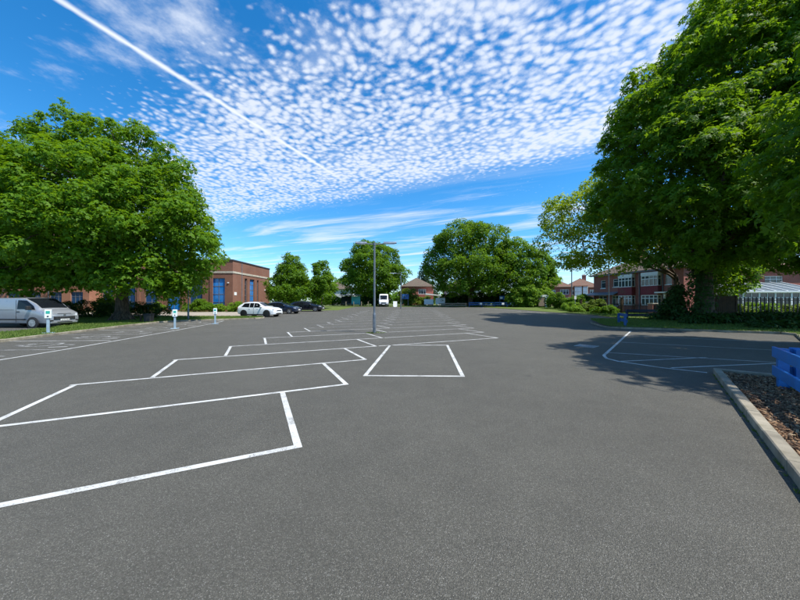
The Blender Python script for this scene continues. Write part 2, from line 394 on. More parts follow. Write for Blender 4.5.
# ------------------------------------------------------------------ sheets of ground
def sheet(name, poly, dz, mat, parent=None, zf=None, step=None, kind=None):
    bm = bmesh.new(); vs = [bm.verts.new((x, y, 0)) for x, y in poly]; bm.faces.new(vs)
    cuts = [((0, c, 0), (0, 1, 0)) for c in (24, 68)]
    if step:
        xs = [p[0] for p in poly]; ys = [p[1] for p in poly]
        for v in np.arange(math.floor(min(xs)), max(xs), step): cuts.append(((v, 0, 0), (1, 0, 0)))
        for v in np.arange(math.floor(min(ys)), max(ys), step): cuts.append(((0, v, 0), (0, 1, 0)))
    for co, no in cuts:
        bmesh.ops.bisect_plane(bm, geom=bm.verts[:] + bm.edges[:] + bm.faces[:], plane_co=co, plane_no=no)
    bmesh.ops.triangulate(bm, faces=bm.faces[:])
    for v in bm.verts: v.co.z = gz(v.co.y) + dz + (zf(v.co.x, v.co.y) if zf else 0)
    bmesh.ops.recalc_face_normals(bm, faces=bm.faces)
    if bm.faces and sum(f.normal.z for f in bm.faces) < 0: bmesh.ops.reverse_faces(bm, faces=bm.faces[:])
    me = bpy.data.meshes.new(name); bm.to_mesh(me); bm.free()
    o = link_mesh(name, me, mat, parent)
    if kind: o['kind'] = kind
    return o

ground = sheet('ground', [(-1500, -1500), (1500, -1500), (1500, 1500), (-1500, 1500)], -.012, 'grass_ground', kind='structure')
car_park = sheet('car_park', [(-70, -30), (60, -30), (60, 27.5), (27, 27.5), (21.6, 30), (21.8, 34), (19.9, 42), (18, 51), (15.5, 59), (-9, 61), (-9.5, 46), (-22, 42), (-22, 40), (-70, 40)], 0, 'asphalt', kind='structure')
sheet('road', [(-200, 70), (200, 70), (200, 76.5), (-200, 76.5)], 0, 'asphalt', kind='structure')
sheet('pavement', [(-41, 31.4), (-17.6, 31.4), (-17.6, 41.6), (-41, 41.6)], .015, 'paving', kind='structure')

# kerb stones along a polyline, each stone an object
def kerb(name, pts, top, wid=.15, closed=False, length=.92, side=1, base=None, jitter=.004):
    root = bpy.data.objects.new(name, None); COL.objects.link(root); root['kind'] = 'structure'
    cache = {}
    pts = [Vector((p[0], p[1], 0)) for p in pts]
    if closed: pts = pts + [pts[0]]
    for a, b in zip(pts[:-1], pts[1:]):
        L = (b - a).length; n = max(1, round(L / length)); seg = L / n; d = (b - a) / L
        key = round(seg, 2)
        if key not in cache:
            mb = MB(); g = .008
            mb.box(g / 2, key - g / 2, 0, wid, -.15, top); cache[key] = mb.mesh('kerb_stone', .012, True); cache[key].materials.append(M['concrete'])
        for i in range(n):
            p = a + d * seg * i
            o = bpy.data.objects.new('kerb_stone', cache[key]); COL.objects.link(o); o.parent = root
            o.location = (p.x, p.y, gz(p.y) + random.uniform(-jitter, jitter)); o.rotation_euler = (0, 0, math.atan2(d.y, d.x) + random.uniform(-.004, .004))
            if side < 0: o.location.x += d.y * wid; o.location.y -= d.x * wid
    return root

# left verge
LV_front = [(-14.2, 2), (-17, 12.75), (-19.1, 20.8), (-19.7, 24.3), (-18.9, 25.9), (-16.6, 27), (-13.9, 28.6), (-13.4, 29.4), (-13.9, 30.4)]
LV_back = [(-17.4, 31), (-31, 31), (-31, 28.3), (-25.4, 23.6), (-21.6, 18.6), (-21.2, 16), (-17.6, 2)]
verge_l = sheet('grass_verge', LV_front + LV_back, .10, 'grass_ground', kind='structure', step=2)
kerb('kerb', LV_front, .115, side=-1)
# right verge, banked up towards the fence
def bank(x, y):
    d = max(0, min(1, ((x - 13) * .35 + (y - 17.5) * .9) / 7)); return .22 * d * d * (3 - 2 * d)
RV_front = [(15.6, 24.6), (15.0, 23.6), (13.75, 20.4), (13.6, 19.6), (14.0, 19.05), (15.9, 18.2), (18, 17), (20.1, 15.85), (20.0, 15.2), (17.5, 13.1), (12, 8.2)]
RV_back = [(25, 2), (48, 10), (48, 26.9), (27, 26.9), (22, 25.4)]
verge_r = sheet('grass_verge', RV_front + RV_back, .10, 'grass_ground', kind='structure', step=1.5, zf=bank)
kerb('kerb', RV_front, .12, side=1)
# far verge along the right edge and far end
sheet('grass_verge', [(21.7, 30.05), (26, 28), (60, 28), (60, 69), (-60, 69), (-60, 61.3), (-9, 61.1), (15.6, 59.1), (18.1, 51), (20, 42), (21.9, 34)], .03, 'grass_ground', kind='structure', step=4)

# mulch bed with its kerb
bed_dir = Vector((3.9, 4.5)).normalized(); bed_n = Vector((.80, -.60))
bc = Vector((7.48, 7.18)); b0 = bc - bed_dir * 9.2; b2 = bc + bed_n * 5.5
kerb('kerb', [b2, bc, b0], .125, wid=.13, side=1, length=.915)
bed_poly = [bc + bed_n * .10 - bed_dir * .12, b2 - bed_dir * .10, b2 - bed_dir * 9.2, b0 + bed_n * .12]
sheet('planting_bed', [(p.x, p.y) for p in bed_poly], .045, 'soil', kind='structure')

# ------------------------------------------------------------------ painted markings (children of the car park)
def line(pts, w=.09, mat='road_paint', name='bay_line', dz=.004):
    """a painted line as one strip with mitred joints"""
    P = [Vector((p[0], p[1])) for p in pts]; L = []; Rr = []
    # split long runs so that the strip follows the slope
    Q = [P[0]]
    for a, b in zip(P[:-1], P[1:]):
        ts = sorted(t for t in ((c - a.y) / (b.y - a.y) if abs(b.y - a.y) > 1e-6 else -1 for c in (24, 68)) if 0 < t < 1)
        Q += [a + (b - a) * t for t in ts] + [b]
    for i, p in enumerate(Q):
        d0 = (Q[i] - Q[i - 1]).normalized() if i else (Q[1] - Q[0]).normalized()
        d1 = (Q[i + 1] - Q[i]).normalized() if i < len(Q) - 1 else d0
        n0 = Vector((-d0.y, d0.x)); n1 = Vector((-d1.y, d1.x)); m = (n0 + n1).normalized(); s = w / 2 / max(.4, m.dot(n0))
        L.append(p + m * s); Rr.append(p - m * s)
    vs = [(p.x, p.y, gz(p.y) + dz) for p in L] + [(p.x, p.y, gz(p.y) + dz) for p in Rr]; n = len(Q)
    me = bpy.data.meshes.new(name); me.from_pydata(vs, [], [(n + i, n + i + 1, i + 1, i) for i in range(n - 1)]); me.update()
    return link_mesh(name, me, mat, car_park)

u = Vector((math.cos(R(25.6)), math.sin(R(25.6)))); nrm = Vector((-u.y, u.x))
BW, BL = 2.37, 5.02
for k_ in range(0, 17):
    r = Vector((-1.2 + .09 * (k_), 3.54 + 2.665 * k_))
    l = r - u * BL
    prev_l = (r - Vector((.09, 2.665))) - u * BL + nrm * BW
    pm = 'road_paint' if k_ < 7 else 'faded_paint'
    # every cross line runs from its own bay's right end to the bay before's left end
    line([l - u * (1.32 if k_ > 0 else 0), r, r + nrm * (BW - .05)], .088, pm)
    line([l, l + nrm * (BW - .05)], .088, pm)
    if k_ >= 3:
        r2 = r + u * 6.15
        line([r + u * .12, r2, r2 + nrm * (BW - .05)], .085, pm)
# single bay marked square to the aisle
line([(-.39, 11.8), (-.804, 6.93), (1.435, 6.87), (1.857, 11.8), (-.44, 11.8)], .09)
# right-hand bays
line([(13.45, 17.5), (6.48, 9.55), (6.22, 9.05), (6.25, 8.59), (6.78, 7.75), (7.38, 7.22)], .085)
for a, b in (((11.4, 15.15), (16.6, 12.3)), ((9.3, 12.75), (13.9, 10.2)), ((6.95, 10.1), (11.3, 8.1)), ((6.32, 8.6), (9.4, 9.2)), ((7.0, 7.75), (11.2, 8.45)), ((8.3, 6.9), (11, 7.0))):
    line([a, b], .06, 'road_paint')
line([(17.2, 42.6), (15.2, 55)], .09); line([(19.2, 38), (17.4, 41)], .09)
# left-hand charging bays
line([(-10.9, 4), (-11.75, 9), (-11.95, 10.6), (-13.3, 17.6), (-15.4, 26.2)], .09)
for i in range(9):
    y = 5.6 + 2.55 * i; t = (y - 4) / 22.
    xo = -10.95 - 4.35 * t; xk = -14.5 - .245 * (y - 2)
    line([(xk + .35, y - .25), (xo, y)], .08, 'road_paint' if i % 2 else 'faded_paint')
    # plug pictogram in the bay: body, two pins, lead
    cx, cy = (xo + xk) / 2 + .3, y + 1.25
    for pts in ([(cx - .5, cy - .45), (cx + .25, cy - .45), (cx + .45, cy - .2), (cx + .45, cy + .2), (cx + .25, cy + .45), (cx - .5, cy + .45), (cx - .5, cy - .5)],
                [(cx - .5, cy + .2), (cx - .9, cy + .2)], [(cx - .5, cy - .2), (cx - .9, cy - .2)], [(cx + .45, cy), (cx + 1.2, cy)]):
        line(pts, .09, 'faded_paint', 'plug_symbol')
    line([(xo - .9, y + .55), (xo - .4, y + .75)], .1, 'road_paint', 'bay_tick')

# ------------------------------------------------------------------ vegetation
def np_mesh(name, V, F, mat, parent, smooth=False):
    me = bpy.data.meshes.new(name); n = F.shape[1]
    me.vertices.add(len(V)); me.vertices.foreach_set('co', V.astype(np.float32).ravel())
    me.loops.add(F.size); me.loops.foreach_set('vertex_index', F.astype(np.int32).ravel())
    me.polygons.add(len(F)); me.polygons.foreach_set('loop_start', np.arange(0, F.size, n, dtype=np.int32))
    me.update(calc_edges=True); me.validate()
    return link_mesh(name, me, mat, parent, smooth=smooth)
def unit(a): return a / np.maximum(np.linalg.norm(a, axis=1, keepdims=True), 1e-9)
def leaf_arrays(C, N, size, leaflets=1, spread=1.9, wid=.30, droop=.25):
    n = len(C); t = unit(np.cross(N, RNG.normal(size=(n, 3)))); b = np.cross(N, t); VV = []; 
    for j in range(leaflets):
        a = 0. if leaflets == 1 else (j / (leaflets - 1) - .5) * 2 * spread
        a = a + RNG.normal(0, .12, n)
        ax = t * np.cos(a)[:, None] + b * np.sin(a)[:, None]; sd = np.cross(N, ax)
        L = (size * (1 - .22 * abs(j - (leaflets - 1) / 2) / max(1, leaflets / 2)))[:, None]
        mid = C + ax * L * .58 - N * L * droop * .25
        VV.append(np.stack([C, mid + sd * L * wid + N * L * .05, C + ax * L - N * L * droop, mid - sd * L * wid + N * L * .05], 1))
    V = np.concatenate(VV).reshape(-1, 3); F = np.arange(len(V)).reshape(-1, 4); return V, F
def crown_points(lobes, clump_r, leaves_per, density=1., flat=.8, zmin=None, inner=.25, gap=.0, under=.55, rough=.17):
    """clumps spread over the skin of the lobes, leaves spread through the clumps"""
    L = np.array(lobes, float); CC = []
    for i, (cx, cy, cz, rx, ry, rz) in enumerate(L):
        area = 4 * math.pi * (((rx * ry) ** 1.6 + (rx * rz) ** 1.6 + (ry * rz) ** 1.6) / 3) ** (1 / 1.6)
        n = int(area / (clump_r ** 2 * 1.9) * density)
        d = unit(RNG.normal(size=(n, 3))); rr = RNG.uniform(.76, 1.05, n)[:, None]
        lump = np.zeros(n)
        for fq in (3.1, 4.3, 6.2, 8.8): lump += np.cos(d @ (unit(RNG.normal(size=(1, 3)))[0] * fq) + RNG.uniform(0, 6.28)) * 1.6 / fq
        rr = rr + rough * lump[:, None]
        p = np.array([cx, cy, cz]) + d * np.array([rx, ry, rz]) * rr
        keep = np.ones(n, bool)
        for j, q in enumerate(L):
            if j != i: keep &= (((p - q[:3]) / (q[3:] * .80)) ** 2).sum(1) > 1
        keep &= (d[:, 2] > -.5) | (RNG.random(n) < under)
        keep &= RNG.random(n) > gap + np.clip(-.5 * lump, 0, .6)
        CC.append(np.concatenate([p[keep], d[keep]], 1))
    CC = np.concatenate(CC)
    if zmin is not None: CC = CC[CC[:, 2] > zmin + RNG.normal(0, .5, len(CC))]
    m = len(CC); rc = clump_r * RNG.uniform(.45, 1.5, m); cnt = (leaves_per * (rc / clump_r) ** 2 * RNG.uniform(.7, 1.3, m)).astype(int) + 4
    idx = np.repeat(np.arange(m), cnt); k = len(idx)
    d = unit(RNG.normal(size=(k, 3)) + CC[idx, 3:] * .55 + np.array([0, 0, .35])); rr = RNG.uniform(.35, 1.05, k) ** .7
    off = d * rr[:, None] * rc[idx][:, None] * np.array([1.1, 1.1, flat])
    pos = CC[idx, :3] + off; pos[:, 2] -= .07 * (off[:, 0] ** 2 + off[:, 1] ** 2) / np.maximum(rc[idx], .2)
    nr = unit(d * .75 + np.array([0, 0, .6]) + RNG.normal(0, .5, (k, 3)))
    # leaves deeper inside, sparse
    ni = int(k * inner)
    if ni:
        w = L[:, 3] * L[:, 4] * L[:, 5]; li = RNG.choice(len(L), ni, p=w / w.sum())
        q = L[li, :3] + unit(RNG.normal(size=(ni, 3))) * L[li, 3:] * (RNG.uniform(.25, .85, ni)[:, None])
        if zmin is not None: q = q[q[:, 2] > zmin]
        pos = np.concatenate([pos, q]); nr = np.concatenate([nr, unit(RNG.normal(size=(len(q), 3)) + np.array([0, 0, .8]))])
    return pos, nr, CC
def limb(mb, a, b, r0, r1, sag=.0, n=6, wob=.12):
    a = Vector(a); b = Vector(b); L = (b - a).length; pts = []; rad = []
    for i in range(n + 1):
        t = i / n; p = a.lerp(b, t); p.z += sag * L * math.sin(math.pi * t)
        if 0 < i < n: p += Vector((random.uniform(-1, 1), random.uniform(-1, 1), random.uniform(-.5, .5))) * wob * L / n
        pts.append(p); rad.append(r0 + (r1 - r0) * t ** .8)
    mb.tube(pts, rad, 7, True); return pts

LEAF3 = dict(leaflets=3, spread=1.1)
def tree(label, cat, base, lobes, leafmat_, leaf=.3, clump=1.1, leaves=150, trunk_r=.4, trunk_h=3.5, leaflets=1, density=1., flat=.8, zmin=None, inner=.25,
         gap=0., under=.55, group=None, limbs=True, name='tree', flare=1.7, lean=(0, 0), twig=60, wid=.30, spread=1.9, rough=.17):
    """lobes are given relative to the tree's base"""
    t = thing(name, label, cat, base, 0, group)
    mb = MB(); H = max(l[2] for l in lobes); prof = []
    top = Vector((lean[0], lean[1], trunk_h)); pts = [(0, 0, -.25), (0, 0, .12), (lean[0] * .1, lean[1] * .1, .7), (lean[0] * .5, lean[1] * .5, trunk_h * .55), tuple(top)]
    mb.tube(pts, [trunk_r * flare * 1.15, trunk_r * flare, trunk_r * 1.12, trunk_r * .98, trunk_r * .86], 14)
    for i in range(6):
        a = i * 1.05 + random.uniform(-.2, .2); rr = trunk_r * flare
        limb(mb, (math.cos(a) * rr * .45, math.sin(a) * rr * .45, .75), (math.cos(a) * rr * 1.5, math.sin(a) * rr * 1.5, -.12), trunk_r * .42, trunk_r * .15, -.05, 4, .02)
    tr = mb.build('trunk', 'bark', t, smooth=True)
    pos, nr, CC = crown_points(lobes, clump, leaves, density, flat, zmin, inner, gap, under, rough)
    if limbs:
        mb = MB(); forks = []
        for lo in lobes:
            c = Vector(lo[:3]); r_ = trunk_r * .62 * min(1, (lo[3] / 4) ** .5)
            pts = limb(mb, top - Vector((0, 0, trunk_h * random.uniform(0, .12))), c + Vector((0, 0, lo[5] * .25)), r_, r_ * .28, .04, 7, .25)
            forks += pts[3:]
        F = np.array([tuple(p) for p in forks])
        sel = RNG.choice(len(CC), min(len(CC), twig), replace=False)
        for i in sel:
            p = CC[i, :3]; j = np.argmin(((F - p) ** 2).sum(1) + (F[:, 2] > p[2]) * 4.)
            limb(mb, F[j], p, trunk_r * .16, trunk_r * .035, -.03, 5, .22)
        mb.build('branches', 'bark', t, smooth=True)
    size = leaf * RNG.uniform(.7, 1.3, len(pos))
    V, Fc = leaf_arrays(pos, nr, size, leaflets, wid=wid, spread=spread)
    np_mesh('crown', V, Fc, leafmat_, t)
    return t

# --- the big lime on the left verge
def left_tree():
    lb = [(-2.0, 0, 8.2, 7.2, 6.4, 5.2), (2.9, 0, 6.8, 4.1, 4.4, 4.2), (-6.6, 1, 7.8, 4.8, 5.0, 4.6), (-4.6, 0, 12.4, 3.3, 3.6, 3.4), (-4.4, 0, 15.9, 1.5, 1.7, 3.0), (-5.9, 0, 14.4, 1.3, 1.5, 2.3), (-8.6, .3, 10.4, 2.6, 2.8, 2.4), (-2.7, 0, 14.4, 1.1, 1.4, 2.3),
          (.2, .5, 11.6, 2.6, 3.2, 2.9), (-.6, .2, 14.2, .9, 1.2, 2.3), (1.2, .2, 14.4, 1.1, 1.3, 2.7), (3.4, 0, 10.2, 1.9, 2.4, 2.5), (4.5, 0, 12.0, .9, 1.1, 2.4), (5.7, 0, 8.8, 1.1, 1.5, 2.1), (4.8, .5, 7.0, 1.9, 2.6, 2.6),
          (-1.8, -3.4, 6.8, 3.6, 2.4, 3.2), (2.0, -3.0, 7.4, 2.6, 2.2, 2.8), (-5.2, -3.2, 7.4, 3.0, 2.4, 3.2), (-8.5, -2, 5.4, 3.2, 2.8, 2.3), (1.8, -2, 4.2, 3.8, 2.6, 1.7), (-4.5, -2.5, 4.3, 3.8, 2.4, 1.7), (4.2, -.5, 4.4, 2.0, 2.0, 1.5)]
    tree('tall spreading green tree with tiered crown standing beside the silver van', 'tree', (-24.0, 25.9, .10), lb, 'leaf_left', leaf=.22, clump=.78, leaves=56, leaflets=4, spread=1.5, wid=.27, rough=.27, under=.85, trunk_r=.43, trunk_h=3.6,
         flat=.85, zmin=2.2, inner=.30, twig=120)
left_tree()
# --- a second crown beyond it at the left edge
tree('tree crown rising behind the silver van, half hidden by the tall tree', 'tree', (-48.5, 34, .15), [(0, 0, 9, 6, 6, 5), (1.5, 0, 13.5, 4, 4, 4), (-3, 0, 12, 4, 4, 4)], 'leaf_left', leaf=.40, clump=1.25, leaves=100, trunk_r=.4, trunk_h=4, inner=.2, twig=30)

# --- horse chestnut on the right verge
def chestnut():
    lb = [(1.5, 0, 12.0, 7.2, 5.6, 7.0), (-2.9, -.6, 9.6, 3.9, 4.0, 4.4), (-1.0, -.6, 15.4, 3.9, 4.2, 4.4), (3.0, .5, 20.2, 4.6, 4.8, 5.2), (5.0, -2.0, 16, 5.0, 4.6, 5.8),
          (-.6, -3.4, 9.0, 3.6, 2.8, 4.0), (4.2, -3.8, 9.6, 4.3, 3.2, 4.8), (-3.2, .8, 6.8, 2.8, 3.0, 2.4), (8.0, -1.0, 9.6, 4.2, 4.4, 5.2), (-1.6, -1.8, 6.0, 3.0, 2.8, 2.2), (7.2, .5, 23, 4.6, 4.6, 4.5), (3.0, -2.8, 6.0, 3.4, 2.8, 2.0), (9.5, -1.5, 16, 3.6, 4, 5), (6.5, -2.4, 5.0, 3.4, 2.4, 1.7), (-4.6, .3, 12.2, 1.9, 2.0, 1.8), (-3.2, -3.2, 11.6, 1.8, 1.6, 1.8), (-.6, -3.2, 14.4, 1.8, 1.7, 1.8), (-4.0, -2.0, 6.6, 1.6, 1.6, 1.4), (.6, -1.5, 18.6, 2.0, 2, 2.2), (-3.0, -4.2, 8.4, 2.4, 2.2, 2.2), (0, -5.0, 8.6, 2.8, 2.0, 2.5)]
    t = tree('huge dark horse chestnut with ivy on its trunk beside the iron fence', 'tree', (21.9, 21.6, .30), lb, 'leaf_chestnut', leaf=.25, clump=.90, leaves=62, trunk_r=.50, trunk_h=3.9, leaflets=5,
             flat=.75, zmin=2.9, inner=.28, rough=.30, twig=160, flare=1.8, wid=.20, spread=1.75)
    # ivy wrapped round the lower trunk
    n = 5200; a = RNG.uniform(0, 2 * math.pi, n); z = RNG.uniform(0, 1, n) ** .8 * 3.9; left = np.clip(np.cos(a - R(195)), 0, 1)
    keep = RNG.random(n) < .04 + .8 * left ** 2.5; a = a[keep]; z = z[keep]; left = left[keep]
    r_ = .60 + .35 * np.exp(-z / .5) + RNG.uniform(0, .38, len(a)) * (.3 + 1.3 * left)
    pos = np.stack([np.cos(a) * r_, np.sin(a) * r_, z], 1); nr = unit(np.stack([np.cos(a), np.sin(a), np.full(len(a), .5)], 1) + RNG.normal(0, .35, (len(a), 3)))
    V, F = leaf_arrays(pos, nr, RNG.uniform(.10, .2, len(a)), 1, wid=.4); np_mesh('ivy', V, F, 'leaf_dark', t)
chestnut()
# --- its neighbour by the planting bed, whose branches reach into view
tree('horse chestnut leaning in over the blue rail of the planting bed', 'tree', (17.0, 5.4, .2), [(0, 0, 8.6, 5.2, 5.2, 3.9), (.5, .3, 12.2, 4.2, 4.2, 3.4), (-2.4, .2, 7.6, 2.9, 2.8, 2.4), (-1.0, 3.6, 6.6, 2.9, 2.7, 2.6), (.6, 4.2, 9.4, 3.0, 2.6, 2.8), (-3.6, -2.6, 8.0, 2.6, 2.4, 2.2), (-5.4, -1.9, 9.2, 1.3, 1.2, 1.1), (-4.6, .4, 8.6, 1.6, 1.8, 1.5)],
     'leaf_chestnut', leaf=.23, clump=.85, leaves=70, trunk_r=.36, trunk_h=3.4, leaflets=5, zmin=3.6, inner=.25, twig=60, wid=.20, spread=1.75)
# --- yellow-green tree leaning out towards the car park
tree('sparse yellow-green tree reaching over the lamp column by the terrace', 'tree', (29.4, 31.2, .3), [(-9.4, 0, 9.2, 4.6, 4.2, 3.4), (-11.9, -.3, 7.6, 2.6, 3.0, 2.2), (-8.2, .5, 11.8, 2.8, 2.8, 2.4), (-4.5, .5, 9.5, 4.4, 3.6, 3.6), (-8.6, -.4, 5.8, 2.8, 2.4, 1.6), (-10.0, 0, 10.6, 1.7, 1.7, 1.6)],
     'leaf_yellow', leaf=.24, clump=.80, leaves=105, trunk_r=.26, trunk_h=4.2, zmin=4.2, inner=.10, gap=.08, twig=90, lean=(-.8, 0), density=.85)
tree('dense shady tree behind the wooden gate and iron fence', 'tree', (31.2, 28.6, .3), [(0, 0, 3.6, 2.2, 1.6, 2.0), (-.8, 0, 5.2, 1.6, 1.4, 1.4), (1.4, .2, 4.8, 1.6, 1.4, 1.2)], 'leaf_chestnut', leaf=.28, clump=.6, leaves=60, trunk_r=.12, trunk_h=1.4, inner=.3, zmin=1.2, twig=16)
# --- trees at the far end
tree('broad round tree standing behind the white high-roof van', 'tree', (-5.8, 68.5, gz(68)), [(0, 0, 7.6, 6.0, 5.6, 5.0), (-1.2, 0, 11.4, 3.6, 3.6, 3.1), (2.2, 0, 10.2, 3.4, 3.6, 3.0), (-4.2, 0, 8.0, 2.9, 3.2, 3.0), (4.4, 0, 7.0, 2.6, 3, 2.9), (.5, -2.5, 5.6, 4.8, 3.2, 3.2), (-4, -1, 4.6, 3, 3, 2.4)],
     'leaf_mid', leaf=.38, clump=.95, leaves=80, trunk_r=.35, trunk_h=2.6, zmin=1.8, inner=.25, twig=50)
tree('largest of the far trees, its wide crown hanging over the blue railing', 'tree', (14.8, 63, gz(63)), [(0, 0, 9.0, 8.0, 6.4, 6.0), (-2.4, 0, 13.6, 4.2, 4.2, 3.6), (3.2, 0, 13.2, 4.4, 4.2, 3.6), (-5.6, 0, 9.0, 3.6, 3.6, 3.4), (.3, 0, 14.6, 3.6, 3.6, 3.0), (-1, -3, 6.4, 6, 3.4, 4.0), (-6.2, -.6, 6.4, 2.6, 3, 2.6), (5, -2.4, 7, 4, 3.4, 4)],
     'leaf_mid', leaf=.38, clump=1.0, leaves=84, trunk_r=.5, trunk_h=3, zmin=2.0, inner=.28, twig=60)
tree('rounded tree whose crown merges with the largest far tree, above the bright bush', 'tree', (25.4, 62.5, gz(62)), [(0, 0, 7.4, 5.2, 5, 4.6), (-1.6, 0, 10.6, 3.8, 3.6, 3.0), (3.2, 0, 8.2, 2.9, 3, 3.0), (1.2, -2, 5.2, 4.4, 3.2, 3)],
     'leaf_mid', leaf=.38, clump=.95, leaves=80, trunk_r=.35, trunk_h=2.6, zmin=1.5, inner=.25, twig=40)
tree('taller pointed tree between the brick building and the parked cars', 'tree', (-18.2, 49.5, gz(49)), [(0, 0, 3.4, 3.3, 3.2, 2.9), (.2, 0, 5.6, 2.3, 2.3, 2.3), (.3, 0, 7.4, 1.2, 1.2, 1.6)], 'leaf_mid', leaf=.28, clump=.62, leaves=70, trunk_r=.16, trunk_h=1.2, inner=.25, zmin=.4, twig=20)
tree('slimmer pointed tree beyond the black estate car', 'tree', (-13.6, 52, gz(52)), [(0, 0, 3.2, 2.4, 2.4, 2.6), (.0, 0, 5.4, 1.7, 1.7, 2.1), (0, 0, 7.2, .8, .8, 1.3)], 'leaf_mid', leaf=.28, clump=.55, leaves=64, trunk_r=.14, trunk_h=1.2, inner=.25, zmin=.4, twig=16)
tree('narrow dark conifer behind the red brick house', 'tree', (7.6, 88, .88), [(0, 0, 4, 2.6, 2.6, 3.4), (0, 0, 7.4, 1.7, 1.7, 2.6), (0, 0, 10, .8, .8, 1.9)], 'leaf_conifer', leaf=.4, clump=.7, leaves=40, trunk_r=.18, trunk_h=1.5, inner=.3, twig=10)
for i, (x, y, s, lab) in enumerate(((-52, 95, 1.0, 'far tree beyond the roof of the brick civic building'), (-24, 108, .8, 'far tree behind the two pointed trees'), (-30, 84, .75, 'dense far tree behind the taller pointed tree'), (52, 104, .8, 'far tree poking above the distant terrace roof'), (33, 118, 1.0, 'far tree behind the bright bush at the car park end'), (-13, 112, .7, 'far tree behind the bus shelter'))):
    tree(lab, 'tree', (x, y, .88), [(0, 0, 6 * s, 5 * s, 4 * s, 4 * s), (1 * s, 0, 9 * s, 3 * s, 3 * s, 2.6 * s), (-3 * s, 0, 7 * s, 3 * s, 3 * s, 3 * s)], 'leaf_mid', leaf=.55, clump=1.2, leaves=40, trunk_r=.3, trunk_h=2.5, inner=.25, zmin=1.5, twig=8)

def shrub(label, x, y, lobes, mat='leaf_mid', leaf=.14, clump=.35, leaves=40, z=None, inner=.3, group=None, cat='bush', name='bush', flat=.8):
    t = thing(name, label, cat, (x, y, gz(y) + .05 if z is None else z), 0, group)
    mb = MB()
    for i in range(5):
        a = i * 1.26; l = lobes[i % len(lobes)]
        limb(mb, (math.cos(a) * .06, math.sin(a) * .06, -.1), (l[0] + math.cos(a) * l[3] * .4, l[1] + math.sin(a) * l[4] * .4, l[2] * .9), .03, .01, 0, 4, .2)
    mb.build('stems', 'bark', t)
    pos, nr, CC = crown_points(lobes, clump, leaves * 1.6, 1.2, flat, .02, inner, 0, .5)
    V, F = leaf_arrays(pos, nr, leaf * 1.2 * RNG.uniform(.7, 1.3, len(pos)), 1, wid=.34); np_mesh('foliage', V, F, mat, t); return t
# bushes along the brick building
for x, w, h, m, lab in ((-38.6, 1.0, 1.0, 'leaf_mid', 'low bush below the window beside the tall tree trunk'), (-33.6, 1.15, 1.15, 'leaf_bright', 'rounded yellow-green bush below the tall blue windows'), (-29.2, .8, 1.0, 'leaf_mid', 'small bush between two tall blue windows'),
                        (-27.6, 1.1, 2.0, 'leaf_mid', 'tallest bush against the brick building behind the slim lamp post'), (-26.2, 1.2, 1.3, 'leaf_mid', 'wide bush right of the tallest one by the brick wall'), (-24.8, .8, 1.0, 'leaf_bright', 'small yellowish bush at the foot of the bright blue window'), (-22.6, 1.25, 1.35, 'leaf_bright', 'bush at the brick corner behind the white car')):
    w *= .78; h *= .8; shrub(lab, x, 41.3, [(0, 0, h * .5, w, .7, h * .5), (w * .3, 0, h * .62, w * .5, .5, h * .4)], m, .16, .34, 30, group='bushes along the brick building')
# dark hedge behind the van
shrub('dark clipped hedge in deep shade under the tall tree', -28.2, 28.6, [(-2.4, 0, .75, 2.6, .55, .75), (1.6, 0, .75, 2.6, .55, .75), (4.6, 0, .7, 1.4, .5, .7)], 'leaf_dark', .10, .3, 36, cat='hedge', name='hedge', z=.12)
shrub('small yellow-green shrub peeping over the van bonnet', -29.6, 30.0, [(0, 0, 1.2, .8, .6, 1.0)], 'leaf_bright', .14, .3, 40, z=.12)
# undergrowth on the right-hand bank
for i, (x, y, w, h, lab) in enumerate(((20.5, 23.0, 1.0, .55, 'low ivy patch left of the chestnut trunk'), (20.8, 20.1, 1.3, .6, 'dark ground-cover bush in front of the chestnut trunk'), (23.6, 20.4, 1.5, .75, 'leafy low bush right of the chestnut trunk'),
        (26.2, 21.2, 1.5, .8, 'dark bush below the wooden gate'), (28.6, 20.6, 1.5, .95, 'bushy undergrowth before the first iron fence bay'), (25.2, 18.6, 1.4, .6, 'low spreading ivy along the bank edge'), (30.6, 21.5, 1.4, .8, 'dark bush before the second iron fence bay'), (22.2, 17.6, 1.1, .4, 'small clump of ground ivy near the kerb'), (27.6, 17.4, 1.5, .7, 'undergrowth clump at the far corner of the bank'))):
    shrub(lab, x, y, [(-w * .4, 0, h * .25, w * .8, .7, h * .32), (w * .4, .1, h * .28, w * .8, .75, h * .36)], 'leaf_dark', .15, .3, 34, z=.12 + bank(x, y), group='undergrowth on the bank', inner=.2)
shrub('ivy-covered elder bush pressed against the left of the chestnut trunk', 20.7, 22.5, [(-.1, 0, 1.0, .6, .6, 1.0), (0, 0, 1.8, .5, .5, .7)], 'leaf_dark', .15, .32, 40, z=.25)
# shrubs along the far right edge
shrub('large bright lime-green bush in front of the far trees', 24.6, 58.5, [(0, 0, 2.2, 2.6, 2.2, 2.4), (2.4, 0, 1.8, 2.0, 1.8, 2.0), (-2.0, 0, 1.2, 1.6, 1.6, 1.4)], 'leaf_bright', .24, .5, 60)
shrub('clipped round dark bush left of the two beside the striped sign', 26.6, 50.5, [(0, 0, 1.1, 1.5, 1.3, 1.25)], 'leaf_mid', .14, .36, 60, group='clipped round bushes')
shrub('clipped dark bush right of the two beneath the tall lamp column', 28.4, 47.5, [(0, 0, 1.0, 1.5, 1.3, 1.15), (.9, 0, .9, 1.0, 1, 1)], 'leaf_mid', .14, .36, 60, group='clipped round bushes')
shrub('loose yellow-green shrub below the billboard', 25.2, 44, [(0, 0, .5, 1.3, .8, .55), (1.6, 0, .5, 1.2, .8, .6)], 'leaf_bright', .15, .3, 36)
